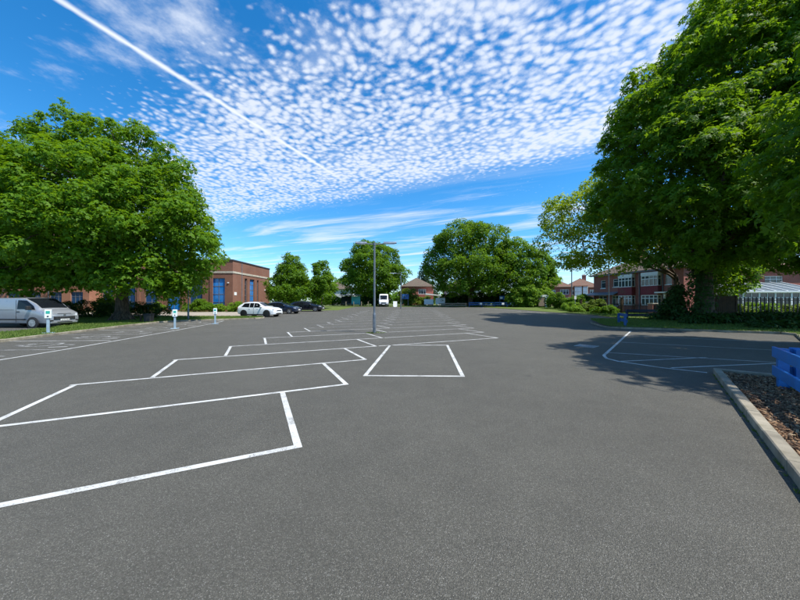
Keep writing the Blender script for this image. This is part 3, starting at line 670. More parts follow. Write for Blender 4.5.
shrub('yellow-green shrub beside the dark gate posts', 27.0, 41, [(0, 0, .7, 1.0, .8, .8), (-1.2, 0, .5, 1.0, .7, .5)], 'leaf_privet', .15, .3, 36)
shrub('low round shrub at the foot of the grey lamp column', 25.6, 36.8, [(0, 0, .35, .8, .6, .45), (-1.2, .3, .3, .7, .5, .4)], 'leaf_mid', .13, .26, 36)
shrub('low weedy shrub beside the far footpath', 22.9, 40.2, [(0, 0, .3, .7, .5, .35), (1.0, .3, .3, .7, .5, .35)], 'leaf_bright', .13, .26, 30)
shrub('tall yellow-green hedge behind the far lamp column', 4.6, 73.5, [(-1.5, 0, .9, 1.6, .9, 1.0), (1.2, 0, 1.0, 1.6, .9, 1.1)], 'leaf_privet', .25, .5, 36, cat='hedge', name='hedge')
shrub('brownish green bush right of the white high-roof van', 1.4, 68.4, [(0, 0, 1.8, 2.2, 1.4, 1.9)], 'leaf_privet', .22, .5, 36)
shrub('dark bush left of the white high-roof van', -4.4, 66.6, [(0, 0, 1.2, 2.2, 1.0, 1.3), (-3, 0, 1.0, 1.8, .9, 1.1)], 'leaf_dark', .2, .45, 40)
shrub('green hedge behind the bus shelter', -13.2, 68.5, [(-2.5, 0, .9, 2.4, .8, 1.0), (1.6, 0, .9, 2.4, .8, 1.0)], 'leaf_mid', .2, .42, 36, cat='hedge', name='hedge')
shrub('dark hedge under the largest far tree', 16, 65.5, [(-4, 0, 1.2, 3.2, 1, 1.5), (1, 0, 1.3, 3.2, 1, 1.6), (6, 0, 1.3, 3.2, 1, 1.6)], 'leaf_dark', .22, .5, 46, cat='hedge', name='hedge')

# grass blades (stuff)
def blades(name, poly, n, h, mat, zf, label, wid=.012):
    P = np.array(poly); lo, hi = P.min(0), P.max(0); pts = RNG.uniform(lo, hi, (n * 3, 2)); x, y = pts.T; ins = np.zeros(len(pts), bool)
    for (x0, y0), (x1, y1) in zip(P, np.roll(P, -1, 0)):
        c = ((y0 > y) != (y1 > y)); 
        with np.errstate(divide='ignore', invalid='ignore'): xx = (x1 - x0) * (y - y0) / (y1 - y0) + x0
        ins ^= c & (x < xx)
    pts = pts[ins][:n]; m = len(pts); z = np.array([gz(q[1]) + zf(q[0], q[1]) for q in pts]); b = np.column_stack([pts, z])
    a = RNG.uniform(0, 2 * math.pi, m); s = np.stack([np.cos(a), np.sin(a), np.zeros(m)], 1) * (wid * RNG.uniform(.6, 1.4, m))[:, None]
    hh = h * RNG.uniform(.4, 1.3, m); tip = b + np.stack([RNG.normal(0, .4, m) * hh, RNG.normal(0, .4, m) * hh, hh], 1)
    V = np.stack([b - s, b + s, tip], 1).reshape(-1, 3); o = np_mesh(name, V, np.arange(len(V)).reshape(-1, 3), mat, None)
    return tag(o, label, 'grass', None, 'stuff')
blades('grass', LV_front + LV_back, 42000, .09, 'grass_blade', lambda x, y: .10, 'mown grass on the verge below the tall spreading tree', .016)
blades('grass', RV_front + [(30, 12), (30, 24), (24, 26), (22, 25)], 42000, .09, 'grass_blade', lambda x, y: .10 + bank(x, y), 'mown grass on the bank around the chestnut', .015)
blades('grass', [(21.9, 30.2), (27, 29), (31, 40), (28, 58), (16, 61), (-9, 62), (-9, 64), (26, 64)], 26000, .13, 'grass_blade', lambda x, y: .03, 'rough grass along the far edge of the car park', .03)
# weeds at the kerb foot and by the blue post
kd = -bed_dir
wp = []
for i in range(64):
    c = bc + kd * random.uniform(.3, 6.0) - bed_n * random.uniform(.005, .03); wp.append((c.x, c.y, 0, random.uniform(.015, .045), 9))
for i in range(8): wp.append((7.42 + random.uniform(-.12, .22), 5.48 + random.uniform(-.16, .1), .05, .11, 60))
vs = []
for x, y, z, h, n in wp:
    for _ in range(n):
        a = random.uniform(0, 6.28); r_ = random.uniform(0, h * .8); bx, by = x + math.cos(a) * r_ * .5, y + math.sin(a) * r_ * .5; w = h * .11
        vs += [(bx - w, by, z), (bx + w, by, z), (bx + math.cos(a) * h * .6, by + math.sin(a) * h * .6, z + h * random.uniform(.5, 1.2))]
V = np.array(vs); tag(np_mesh('weeds', V, np.arange(len(V)).reshape(-1, 3), 'weed_blade', None), 'small bright weeds at the kerb foot and round the blue post', 'weeds', None, 'stuff')
# bark chippings
def mulch():
    n = 32000; a = RNG.uniform(0, 1, n) * 7.6; b = RNG.uniform(.12, 4.9, n); z = .05 + RNG.uniform(0, .035, n) + .02 * np.sin(a * 3.1) * np.cos(b * 2.7)
    c = np.stack([bc.x - bed_dir.x * (a + .14) + bed_n.x * b, bc.y - bed_dir.y * (a + .14) + bed_n.y * b, z], 1)
    ax = unit(np.stack([RNG.normal(size=n), RNG.normal(size=n), RNG.normal(0, .25, n)], 1)); up = unit(np.stack([RNG.normal(0, .4, n), RNG.normal(0, .4, n), np.ones(n)], 1)); sd = unit(np.cross(up, ax)); up = np.cross(ax, sd)
    L = (.018 * np.exp(RNG.normal(0, .5, n)))[:, None]; W = (.0075 * np.exp(RNG.normal(0, .4, n)))[:, None]; T = (.005 * RNG.uniform(.6, 1.6, n))[:, None]
    co = [c + ax * L * i + sd * W * j + up * T * k for i, j, k in ((-1, -.7, -1), (.9, -1, -1), (1, .8, -1), (-1, 1, -1), (-.9, -.7, 1), (.8, -.9, 1), (1, .7, 1), (-.9, .9, 1))]
    V = np.stack(co, 1).reshape(-1, 3); base = (np.arange(n) * 8)[:, None, None]
    F = (base + np.array([[4, 5, 6, 7], [0, 1, 5, 4], [1, 2, 6, 5], [2, 3, 7, 6], [3, 0, 4, 7]])[None]).reshape(-1, 4)
    tag(np_mesh('bark_mulch', V, F, 'bark_chip', None), 'brown bark chippings filling the kerbed planting bed', 'mulch', None, 'stuff')
mulch()

# ------------------------------------------------------------------ blue timber rails
def rail_fence(label, pts, mat='blue_wood', loc_z=None, group=None, h=.78, base=.1, ext=.10, post_w=.13):
    p0 = Vector((pts[0][0], pts[0][1])); t = thing('rail_fence', label, 'fence', (p0.x, p0.y, base), 0, group)
    Q = [Vector((p[0], p[1])) - p0 for p in pts]
    for i, q in enumerate(Q):
        d = (Q[min(i + 1, len(Q) - 1)] - Q[max(i - 1, 0)]).normalized()
        o = MB().box(-post_w / 2, post_w / 2, -post_w / 2, post_w / 2, -.25, h - .02).build('post', mat, t, (q.x, q.y, 0), bevel=.006); o.rotation_euler.z = math.atan2(d.y, d.x)
    for a, b in zip(Q[:-1], Q[1:]):
        d = (b - a); L = d.length; ang = math.atan2(d.y, d.x)
        for z0, z1 in ((h - .20, h), (h - .56, h - .37)):
            o = MB().box(-ext, L + ext, post_w / 2 + .002, post_w / 2 + .047, z0, z1).build('rail', mat, t, (a.x, a.y, 0), bevel=.006); o.rotation_euler.z = ang
    return t
pA = Vector((7.34, 5.76)); 
rail_fence('bright blue timber rail beside the bark chipping bed, long run', [pA - bed_dir * 5.2, pA - bed_dir * 2.6, pA], base=.05, post_w=.14)
rail_fence('bright blue timber rail across the bark chipping bed, returning from the corner post', [pA + bed_n * .2 - bed_dir * .0, pA + bed_n * 2.6], base=.05, post_w=.12)
rail_fence('short blue timber rail at the rounded end of the grass bank', [(15.45, 21.2), (14.55, 19.4)], 'blue_wood_shaded', base=.15)
rail_fence('dark navy timber rail on the grass behind the short blue one', [(21.9, 25.0), (18.9, 25.0)], 'navy_wood', base=.30)
rail_fence('long blue railing with white notices under the far tree', [(23.1, 58.2), (20.8, 58.4), (18.4, 58.6), (16.0, 58.8), (13.6, 59.0)], 'blue_wood_shaded', base=gz(58.5), h=.95)
rail_fence('grey timber railing left of the long blue one', [(13.0, 59.2), (10.4, 59.4), (7.8, 59.6)], 'post_timber', base=gz(59))
for x, lab in ((15.7, 'square white notice near the left end of the blue railing'), (19.9, 'pale yellowish notice in the middle of the blue railing'), (21.5, 'small white notice near the right end of the blue railing')):
    t = thing('notice', lab, 'notice', (x, 58.25 - (x - 15) * .06, gz(58.5)), 0)
    MB().box(-.22, .22, -.02, 0, .48, .86).build('board', 'white_board', t, bevel=.004); MB().box(-.17, .17, -.026, -.021, .60, .64).build('print_band', 'lead_grey', t)

# ------------------------------------------------------------------ lamp columns
def lamp(label, x, y, h, arms, r=.06, base_h=1.0, br=.09, mat='pole_grey', rz=0., group='lamp columns'):
    t = thing('lamp_column', label, 'lamp post', (x, y, gz(y)), rz, group)
    MB().lathe([(br, -.3), (br, base_h), (r, base_h + .12), (r * .85, h)], 14).build('column', mat, t, smooth=False)
    MB().box(-.05, .05, -br - .006, -br + .03, .25, .75).build('access_door', mat, t, bevel=.004)
    for L in arms:
        s = 1 if L > 0 else -1; a = abs(L)
        MB().tube([(0, 0, h - .06), (s * a * .45, 0, h - .02), (s * a * .55, 0, h)], [.035, .03, .03], 8).build('arm', mat, t)
        hd = MB().add([(s * a * .40, -.10, h - .03), (s * a, -.13, h + .0), (s * a, .13, h + .0), (s * a * .40, .10, h - .03), (s * a * .40, -.07, h + .08), (s * a * .97, -.09, h + .07), (s * a * .97, .09, h + .07), (s * a * .40, .07, h + .08)],
                      [(0, 1, 2, 3), (4, 5, 6, 7), (0, 1, 5, 4), (1, 2, 6, 5), (2, 3, 7, 6), (3, 0, 4, 7)]).build('lamp_head', 'galvanised', t, bevel=.01)
        MB().box(min(s * a * .5, s * a * .9), max(s * a * .5, s * a * .9), -.07, .07, h - .045, h - .02).build('lens', 'lamp_clear', hd)
    if len(arms): MB().lathe([(r * 1.1, h - .12), (r * 1.1, h + .05), (.01, h + .06)], 12).build('cap', mat, t)
    return t
lamp('grey lamp column with twin heads standing among the white bays', -1.4, 16.45, 4.92, (-1.05, 1.22))
lamp('thinner far lamp column with one arm, right of the white van', .15, 50.5, 6.0, (-1.9,), r=.07)
lamp('tall grey column rising through the yellow-green tree', 27.6, 48.2, 9.2, (-1.4,), r=.08)
lamp('grey lamp column in front of the brick terrace', 25.9, 37.2, 7.0, (-1.3,), r=.06)
lamp('slim lamp post on the grass below the tall spreading tree', -18.9, 26.8, 4.4, (.6,), r=.045, br=.07)
# small patch of soil and weeds round the first column
sheet('soil_patch', [(-1.55 + math.cos(a) * r_ * .9, 16.42 + math.sin(a) * r_ * .7) for a, r_ in [(i * .524, random.uniform(.25, .5)) for i in range(12)]] , .008, 'soil', kind='structure')
blades('grass', [(-1.9, 16.1), (-1.0, 16.2), (-.7, 16.6), (-1.3, 16.8), (-1.8, 16.6)], 220, .07, 'grass_blade', lambda x, y: .005, 'dry tuft of grass round the foot of the twin lamp column', .012)

# ------------------------------------------------------------------ charging posts, bins, boards
def charger(label, x, y, z, rz):
    t = thing('charging_post', label, 'charging post', (x, y, z), rz, 'charging posts along the verge')
    MB().box(-.22, .22, -.16, .16, 0, .035).build('base_plate', 'charger_post', t, bevel=.006)
    MB().box(-.055, .055, -.055, .055, .03, .80).build('post', 'charger_post', t, bevel=.008)
    b = MB().box(-.125, .125, -.10, .08, .76, 1.21).build('charger_box', 'charger_white', t, bevel=.02)
    MB().box(-.07, .07, -.106, -.099, 1.0, 1.14).build('label_panel', 'charger_green', b)
    MB().lathe([(.04, -.105), (.04, -.099)], 14, 'y', (0, 0, .86)).build('socket', 'black_plastic', b)
charger('pale charging post with green panel standing before the silver van', -18.05, 15.4, .10, R(40))
charger('pale charging post standing on the marked bays, before the slim lamp post', -14.4, 19.2, 0, R(30))
charger('pale charging post beside the verge end, before the bright blue window', -14.35, 23.3, 0, R(25))
def litter_bin(label, x, y, z, w, h):
    t = thing('litter_bin', label, 'litter bin', (x, y, z), .15)
    MB().add([(-w * .42, -w * .4, 0), (w * .42, -w * .4, 0), (w * .42, w * .4, 0), (-w * .42, w * .4, 0), (-w / 2, -w * .46, h), (w / 2, -w * .46, h), (w / 2, w * .46, h), (-w / 2, w * .46, h)],
             [(3, 2, 1, 0), (4, 5, 6, 7), (0, 1, 5, 4), (1, 2, 6, 5), (2, 3, 7, 6), (3, 0, 4, 7)]).build('bin_body', 'bin_black', t, bevel=.015)
    MB().box(-w * .56, w * .56, -w * .52, w * .52, h, h + .05).build('rim', 'bin_black', t, bevel=.01)
    MB().box(-w * .3, w * .3, -w * .3, w * .3, h + .05, h + .07).build('liner', 'black_plastic', t)
litter_bin('squat black litter bin on the grass beside the kerb', -20.0, 23.9, .10, .52, .60)
litter_bin('smaller dark bin on the grass behind the squat one', -23.7, 29.0, .2, .30, .50)
t = thing('bollard', 'low timber post with cross arm beside the squat bin', 'post', (-20.9, 24.2, .1), .2)
MB().box(-.05, .05, -.05, .05, -.2, .58).build('post', 'dark_timber', t, bevel=.008); MB().box(-.42, .12, -.03, .03, .50, .57).build('arm', 'dark_timber', t, bevel=.006)
t = thing('a_board', 'white folding pavement board right of the white van', 'sign', (-.95, 58.6, gz(60)), 0)
for s in (-1, 1):
    p = MB().add([(-.38, s * .30, .02), (.38, s * .30, .02), (.38, s * .04, 1.12), (-.38, s * .04, 1.12), (-.38, s * .27, .02), (.38, s * .27, .02), (.38, s * .01, 1.12), (-.38, s * .01, 1.12)],
                 [(0, 1, 2, 3), (4, 5, 6, 7), (0, 1, 5, 4), (1, 2, 6, 5), (2, 3, 7, 6), (3, 0, 4, 7)]).build('panel', 'white_board', t)
    for x in (-.33, .33): MB().box(x - .03, x + .03, s * .30 - .03, s * .30 + .02, 0, .10).build('foot', 'black_plastic', t)

# ------------------------------------------------------------------ vehicles
def smooth_stations(st, n):
    """linear interpolation of station rows at n places plus every original station"""
    S = np.array(st, float); xs = np.unique(np.concatenate([np.linspace(S[0, 0], S[-1, 0], n), S[:, 0]]))
    return np.column_stack([xs] + [np.interp(xs, S[:, 0], S[:, i]) for i in range(1, S.shape[1])])
def section(row, crown=.03):
    x, z0, zm, zb, zt, ws, wm, wb, wt = row
    return [(x, 0, z0), (x, ws * .85, z0), (x, ws, z0 + .05), (x, wm, zm), (x, wm * .995, zm + (zb - zm) * .6), (x, wb, zb), (x, wb - (wb - wt) * .5 + .012 * (zt > zb + .1), zb + (zt - zb) * .5), (x, wt + (wb - wt) * .06, zb + (zt - zb) * .94), (x, wt * .86, zt + crown * .45), (x, wt * .45, zt + crown * .9), (x, 0, zt + crown)]
def car(name, label, cat, stations, loc, rz, paint, wheels, glassm='glass_car', group=None, rim='alloy', side_windows=(), screen=None, rear=None, plate=True, lamps=None, wr=.33, trim='black_plastic', strip=None, grille=None):
    """a vehicle pointing along +x, lofted from stations (x, sill, mid, belt, top, half widths)"""
    t = thing(name, label, cat, loc, rz, group)
    ST = smooth_stations(stations, 44); rows = [section(r) for r in ST]; m = len(rows[0]); V = []; F = []
    for r in rows: V += r
    off = len(V)
    for r in rows: V += [(x, -y, z) for x, y, z in r]
    def skip(i, j): return False
    for i in range(len(rows) - 1):
        for j in range(m - 1):
            a = i * m + j; F.append((a, a + 1, a + m + 1, a + m)); b = off + a; F.append((b, b + m, b + m + 1, b + 1))
    F.append(tuple(reversed(range(m)))); F.append(tuple(off + j for j in range(m)))
    e = (len(rows) - 1) * m; F.append(tuple(e + j for j in range(m))); F.append(tuple(off + e + j for j in reversed(range(m))))
    mb = MB(); mb.v = V; mb.f = F
    me = mb.mesh('body', 0, True); bm = bmesh.new(); bm.from_mesh(me); bmesh.ops.remove_doubles(bm, verts=bm.verts, dist=.0005); bmesh.ops.recalc_face_normals(bm, faces=bm.faces); bm.to_mesh(me); bm.free()
    try: me.set_sharp_from_angle(angle=R(32))
    except Exception: pass
    body = link_mesh('body', me, paint, t, smooth=True)
    def at(x): 
        S = np.array(stations, float); return [x] + [float(np.interp(x, S[:, 0], S[:, i])) for i in range(1, S.shape[1])]
    def side_pt(x, z, s, o):
        r = at(x); zb, zt, wb, wt = r[3], r[4], r[7], r[8]
        f = (z - zb) / max(.01, zt - zb); w = wb + (wt - wb) * f + .012 * math.sin(math.pi * max(0, min(1, f))) + o
        return (x, s * w, z)
    for poly in side_windows:
        for s in (-1, 1):
            mbw = MB(); n = len(poly)
            # fan of small quads from the outline, hugging the body side
            mbw.add([side_pt(x, z, s, .014) for x, z in poly] + [side_pt(x, z, s, -.03) for x, z in poly], [tuple(range(n))] + [(i, (i + 1) % n, (i + 1) % n + n, i + n) for i in range(n)])
            mbw.build('side_window', glassm, t)
    def top_patch(nm, x0, x1, inset, mat, lift=.012, k=8):
        xs = np.linspace(x0, x1, k); vs = []
        for x in xs:
            r = at(x); zt, wt = r[4], r[8]
            for y in np.linspace(-1, 1, 7): vs.append((x, y * (wt - inset), zt + .03 * (1 - (abs(y) * (wt - inset) / wt) ** 1.6) + lift))
        # thin solid
        n = len(vs); vs2 = [(x, y, z - .03) for x, y, z in vs]; fs = [(i * 7 + j, i * 7 + j + 1, (i + 1) * 7 + j + 1, (i + 1) * 7 + j) for i in range(k - 1) for j in range(6)]
        rim_ = [j for j in range(7)] + [i * 7 + 6 for i in range(1, k)] + [(k - 1) * 7 + j for j in range(5, -1, -1)] + [i * 7 for i in range(k - 2, 0, -1)]
        fs += [(a, b, b + n, a + n) for a, b in zip(rim_, rim_[1:] + rim_[:1])]
        return MB().add(vs + vs2, fs).build(nm, mat, t)
    if screen: top_patch('windscreen', *screen, glassm)
    if rear: top_patch('rear_window', *rear, glassm)
    for x in wheels:
        r = at(x); w = r[6]
        for s in (-1, 1):
            MB().lathe([(wr + .05, w - .03), (wr + .05, w + .006)], 24, 'y', (0, 0, 0)).build('wheel_arch', trim, t, (x, 0, wr + .01)).scale = (1, s, 1)
            wh = MB().lathe([(wr * .72, w - .19), (wr * .97, w - .18), (wr, w - .15), (wr, w - .01), (wr * .96, w + .014), (wr * .70, w + .018)], 26, 'y').build('wheel', 'tyre', t, (x, 0, wr)); wh.scale = (1, s, 1)
            mbr = MB().lathe([(wr * .68, w + .010), (wr * .68, w + .020)], 22, 'y')
            mbr.build('rim_back', 'dark_alloy', wh)
            sp = MB().lathe([(wr * .18, w + .02), (wr * .15, w + .035)], 12, 'y')
            for q in range(5):
                a = q * 2 * math.pi / 5; d = (math.cos(a), math.sin(a)); e_ = (-d[1], d[0])
                vs = []
                for rr, hw in ((.10, .07), (.66, .10)):
                    for hgt in (.021, .032):
                        for sg in (-1, 1): vs.append((d[0] * wr * rr + e_[0] * sg * hw * wr, w + hgt, d[1] * wr * rr + e_[1] * sg * hw * wr))
                sp.add(vs, [(0, 1, 3, 2), (4, 6, 7, 5), (0, 4, 5, 1), (2, 3, 7, 6), (0, 2, 6, 4), (1, 5, 7, 3)])
            sp.lathe([(wr * .70, w + .015), (wr * .70, w + .028), (wr * .62, w + .028)], 22, 'y')
            sp.build('rim', rim, wh)
    return t, at
def blk(t, nm, mat, x0, x1, y0, y1, z0, z1, bev=.012): return MB().box(x0, x1, y0, y1, z0, z1).build(nm, mat, t, bevel=bev)

# silver panel van (length 5.0 m, nose at x = 0)
van_st = [(-5.02, .34, .8, 1.18, 1.86, .86, .93, .95, .84), (-4.95, .30, .8, 1.20, 1.94, .90, .97, .98, .88), (-1.95, .28, .8, 1.20, 1.97, .92, .985, .985, .89), (-1.62, .28, .8, 1.20, 1.93, .92, .985, .98, .86),
          (-1.05, .28, .8, 1.18, 1.60, .92, .985, .965, .80), (-.74, .28, .78, 1.14, 1.34, .91, .98, .95, .80), (-.58, .28, .75, 1.10, 1.22, .90, .97, .93, .80), (-.30, .27, .70, 1.05, 1.13, .90, .96, .91, .76), (-.10, .27, .64, .97, 1.03, .88, .92, .86, .70), (0, .30, .60, .82, .87, .82, .85, .78, .60)]
t, at = car('panel_van', 'silver panel van parked behind the grass verge under the tall tree', 'van', van_st, (-22.75, 20.35, 0), R(-2), 'silver_paint', (-4.05, -.98), wr=.335,
            side_windows=[[(-2.02, 1.24), (-.86, 1.20), (-1.02, 1.42), (-1.52, 1.80), (-2.02, 1.82)]], screen=(-1.60, -.66, .07))
for s in (-1, 1):
    blk(t, 'rub_strip', 'black_plastic', -3.55, -1.45, s * .972, s * .998, .52, .61); blk(t, 'door_seam', 'black_plastic', -2.10, -2.085, s * .975, s * .9875, .36, 1.82, .001)
    blk(t, 'sliding_rail', 'black_plastic', -4.7, -2.2, s * .965, s * .984, 1.165, 1.195, .004)
    blk(t, 'door_handle', 'black_plastic', -2.06, -1.84, s * .975, s * 1.0, 1.04, 1.09)
    mr = blk(t, 'mirror', 'black_plastic', -1.18, -1.0, s * 1.02, s * 1.24, 1.18, 1.44, .03); blk(mr, 'mirror_arm', 'black_plastic', -1.14, -1.04, s * .93, s * 1.04, 1.20, 1.27)
    MB().add([(-.46, s * .955, 1.01), (-.02, s * .78, .92), (.03, s * .74, .76), (-.30, s * .955, .83), (-.46, s * .80, 1.06), (-.04, s * .46, .90), (.0, s * .46, .80), (-.34, s * .78, .86)],
             [(0, 1, 2, 3), (4, 5, 6, 7), (0, 1, 5, 4), (1, 2, 6, 5), (2, 3, 7, 6), (3, 0, 4, 7)]).build('headlight', 'lamp_clear', t, (.0, 0, .0))
    blk(t, 'fog_surround', 'black_plastic', -.12, .052, s * .64, s * .84, .42, .52, .02); blk(t, 'tail_light', 'lamp_red', -5.04, -4.93, s * .86, s * .975, .9, 1.35)
    blk(t, 'wiper', 'black_plastic', -.82, -.80, s * .1, s * .55, 1.40, 1.42, .004)
g = MB().prism([(-.03, .76), (.035, .72), (.045, .53), (-.02, .50)], -.62, .62).build('grille', 'black_plastic', t, bevel=.01)
for z in (.56, .62, .68): blk(g, 'grille_bar', 'chrome', .025, .05, -.52, .52, z, z + .014, .003)
blk(t, 'upper_grille', 'black_plastic', -.08, .005, -.40, .40, .90, .935); blk(t, 'badge', 'chrome', .0, .022, -.08, .08, .80, .87)
b = blk(t, 'bumper', 'silver_paint', -.30, .045, -.80, .80, .27, .48, .05); blk(t, 'lower_intake', 'black_plastic', .0, .05, -.45, .45, .33, .40)
p = blk(t, 'number_plate', 'plate_white', .03, .062, -.26, .26, .455, .565, .004)
for i, y in enumerate((-.20, -.135, -.07, -.005, .08, .145, .21)): blk(p, 'plate_mark', 'plate_mark', .060, .064, y - .02, y + .02, .48, .54, .001)

def hatch_st(L, H, hood, belt, w, roof0, roof1, rear_top):
    """profile of a hatchback or estate: nose at 0"""
    return [(-L, .42, .62, belt - .08, belt, w * .82, w * .88, w * .86, w * .66), (-L + .10, .30, .62, belt, belt + .16, w * .92, w * .96, w * .94, w * .74), (-L + rear_top, .24, .60, belt, H - .10, w * .96, w, w * .97, w * .74), (roof0, .22, .60, belt - .01, H - .03, w * .97, w, w * .97, w * .74),
            ((roof0 + roof1) / 2, .22, .6, belt - .02, H - .02, w * .97, w, w * .97, w * .75), (roof1, .22, .6, belt - .03, H - .07, w * .97, w, w * .97, w * .74), (roof1 + .78, .22, .6, belt - .04, hood + .12, w * .97, w, w * .96, w * .82), (roof1 + .95, .22, .6, belt - .05, hood + .05, w * .97, w, w * .95, w * .83),
            (-.38, .22, .58, hood - .10, hood - .03, w * .96, w * .98, w * .90, w * .74), (-.12, .23, .52, hood - .22, hood - .14, w * .88, w * .91, w * .80, w * .6), (0, .28, .46, hood - .34, hood - .30, w * .74, w * .78, w * .68, w * .5)]
def hatchback(label, cat, loc, rz, paint, L, H, hood, belt, w, roof0, roof1, rear_top, wr, rim, group='cars parked beside the brick building', plate='plate_white'):
    st = hatch_st(L, H, hood, belt, w, roof0, roof1, rear_top); fx, rx = -.86, -L + .80
    zt = H - .13; wins = [[(-L + rear_top - .10, belt + .05), (roof0 + .30, belt + .02), (roof0 + .30, zt), (-L + rear_top + .18, zt - .03)], [(roof0 + .36, belt + .02), ((roof0 + roof1) / 2 + .20, belt + .01), ((roof0 + roof1) / 2 + .20, zt + .02), (roof0 + .36, zt + .01)],
                          [((roof0 + roof1) / 2 + .26, belt + .01), (roof1 + .58, belt - .0), (roof1 + .10, zt - .03), ((roof0 + roof1) / 2 + .26, zt + .02)]]
    t, at = car('hatchback' if 'estate' not in label else 'estate_car', label, cat, st, loc, rz, paint, (rx, fx), wr=wr, rim=rim, side_windows=wins, screen=(roof1 + .05, roof1 + .80, .06), rear=(-L + .14, -L + rear_top - .04, .06), group=group)
    for s in (-1, 1):
        blk(t, 'headlight', 'lamp_clear', -.40, -.10, s * w * .60, s * w * .915, hood - .30, hood - .17, .03); blk(t, 'tail_light', 'lamp_red', -L - .01, -L + .20, s * w * .58, s * w * .93, belt - .16, belt - .02, .02)
        m_ = blk(t, 'mirror', paint, roof1 + .42, roof1 + .58, s * w * .98, s * (w + .16), belt + .02, belt + .15, .03)
        blk(t, 'sill_trim', 'black_plastic', rx + .38, fx - .38, s * w * .93, s * w * .992, .19, .31, .015)
        for hx in ((roof0 + roof1) / 2 - .15, (roof0 + roof1) / 2 + .75): blk(t, 'door_handle', paint, hx - .16, hx, s * w * .985, s * (w + .015), belt - .15, belt - .11, .006)
        blk(t, 'door_seam', 'black_plastic', (roof0 + roof1) / 2 + .225, (roof0 + roof1) / 2 + .237, s * w * .98, s * w * 1.003, .34, belt, .001)
    blk(t, 'grille', 'black_plastic', -.06, .022, -w * .45, w * .45, hood - .37, hood - .28, .01); blk(t, 'lower_intake', 'black_plastic', -.10, .018, -w * .62, w * .62, .28, .40, .015)
    blk(t, 'number_plate', plate, .015, .035, -.26, .26, .42, .53, .003)
    return t
hatchback('white hatchback parked nose out at the end of the left verge', 'car', (-12.75, 31.6, gz(31.4)), R(-9), 'white_paint', 4.25, 1.56, .98, .98, .89, -3.15, -1.95, .62, .345, 'dark_alloy')
hatchback('dark navy hatchback parked between the white and the black car', 'car', (-12.5, 37.2, gz(37)), R(-8), 'navy_paint', 4.35, 1.44, .92, .92, .89, -3.0, -2.0, .85, .325, 'alloy')
hatchback('black estate car parked beyond the navy one by the pointed trees', 'car', (-10.9, 42.6, gz(42.5)), R(-4), 'black_paint', 4.6, 1.45, .92, .93, .89, -3.5, -2.1, .60, .325, 'alloy')

# high-roof white van facing the car park
hv = [(-5.6, .34, .85, 1.3, 2.44, .88, .95, .97, .85), (-5.5, .30, .85, 1.3, 2.54, .92, .99, 1.0, .88), (-1.75, .30, .85, 1.3, 2.56, .93, 1.0, 1.0, .88), (-1.35, .30, .85, 1.3, 2.36, .93, 1.0, .99, .84), (-.82, .30, .85, 1.26, 1.72, .92, .99, .97, .82), (-.55, .30, .8, 1.18, 1.30, .90, .97, .94, .80), (-.22, .30, .75, 1.05, 1.12, .88, .93, .88, .7), (0, .34, .6, .9, .95, .82, .86, .8, .6)]
t, at = car('high_roof_van', 'white high-roof van facing the bays under the far round tree', 'van', hv, (-3.3, 60.4, gz(62)), R(-88), 'van_white', (-4.5, -.95), wr=.35, side_windows=[[(-2.0, 1.36), (-.82, 1.32), (-1.0, 1.5), (-1.35, 2.0), (-2.0, 2.02)]], screen=(-1.28, -.60, .08), rim='dark_alloy')
for s in (-1, 1):
    blk(t, 'headlight', 'lamp_clear', -.30, -.02, s * .56, s * .86, .84, 1.0, .03); blk(t, 'mirror', 'black_plastic', -1.1, -.9, s * 1.02, s * 1.26, 1.25, 1.6, .03)
blk(t, 'grille', 'black_plastic', -.1, .03, -.5, .5, .66, .86); blk(t, 'bumper', 'black_plastic', -.2, .05, -.86, .86, .32, .58, .03); blk(t, 'number_plate', 'plate_white', .04, .06, -.26, .26, .42, .53, .003)

# ------------------------------------------------------------------ buildings
def facade(parent, O, U, L, H, openings, mat, depth=.14, name='wall', z0=0.):
    """wall with real openings and reveals; opening = (x0, x1, z0, z1)"""
    xs = sorted({0., L} | {v for o in openings for v in o[:2]}); zs = sorted({z0, H} | {v for o in openings for v in o[2:4]})
    N = (U[1], -U[0]); mb = MB()
    P = lambda x, z, n=0.: (O[0] + U[0] * x + N[0] * n, O[1] + U[1] * x + N[1] * n, O[2] + z)
    for a, b in zip(xs[:-1], xs[1:]):
        for c, d in zip(zs[:-1], zs[1:]):
            if not any(o[0] - 1e-6 <= a and b <= o[1] + 1e-6 and o[2] - 1e-6 <= c and d <= o[3] + 1e-6 for o in openings): mb.quad(P(a, c), P(b, c), P(b, d), P(a, d))
    for o in openings:
        a, b, c, d = o[:4]
        mb.quad(P(a, c), P(a, d), P(a, d, -depth), P(a, c, -depth)); mb.quad(P(b, d), P(b, c), P(b, c, -depth), P(b, d, -depth))
        mb.quad(P(a, d), P(b, d), P(b, d, -depth), P(a, d, -depth)); mb.quad(P(b, c), P(a, c), P(a, c, -depth), P(b, c, -depth))
    return mb.build(name, mat, parent, fix=False)
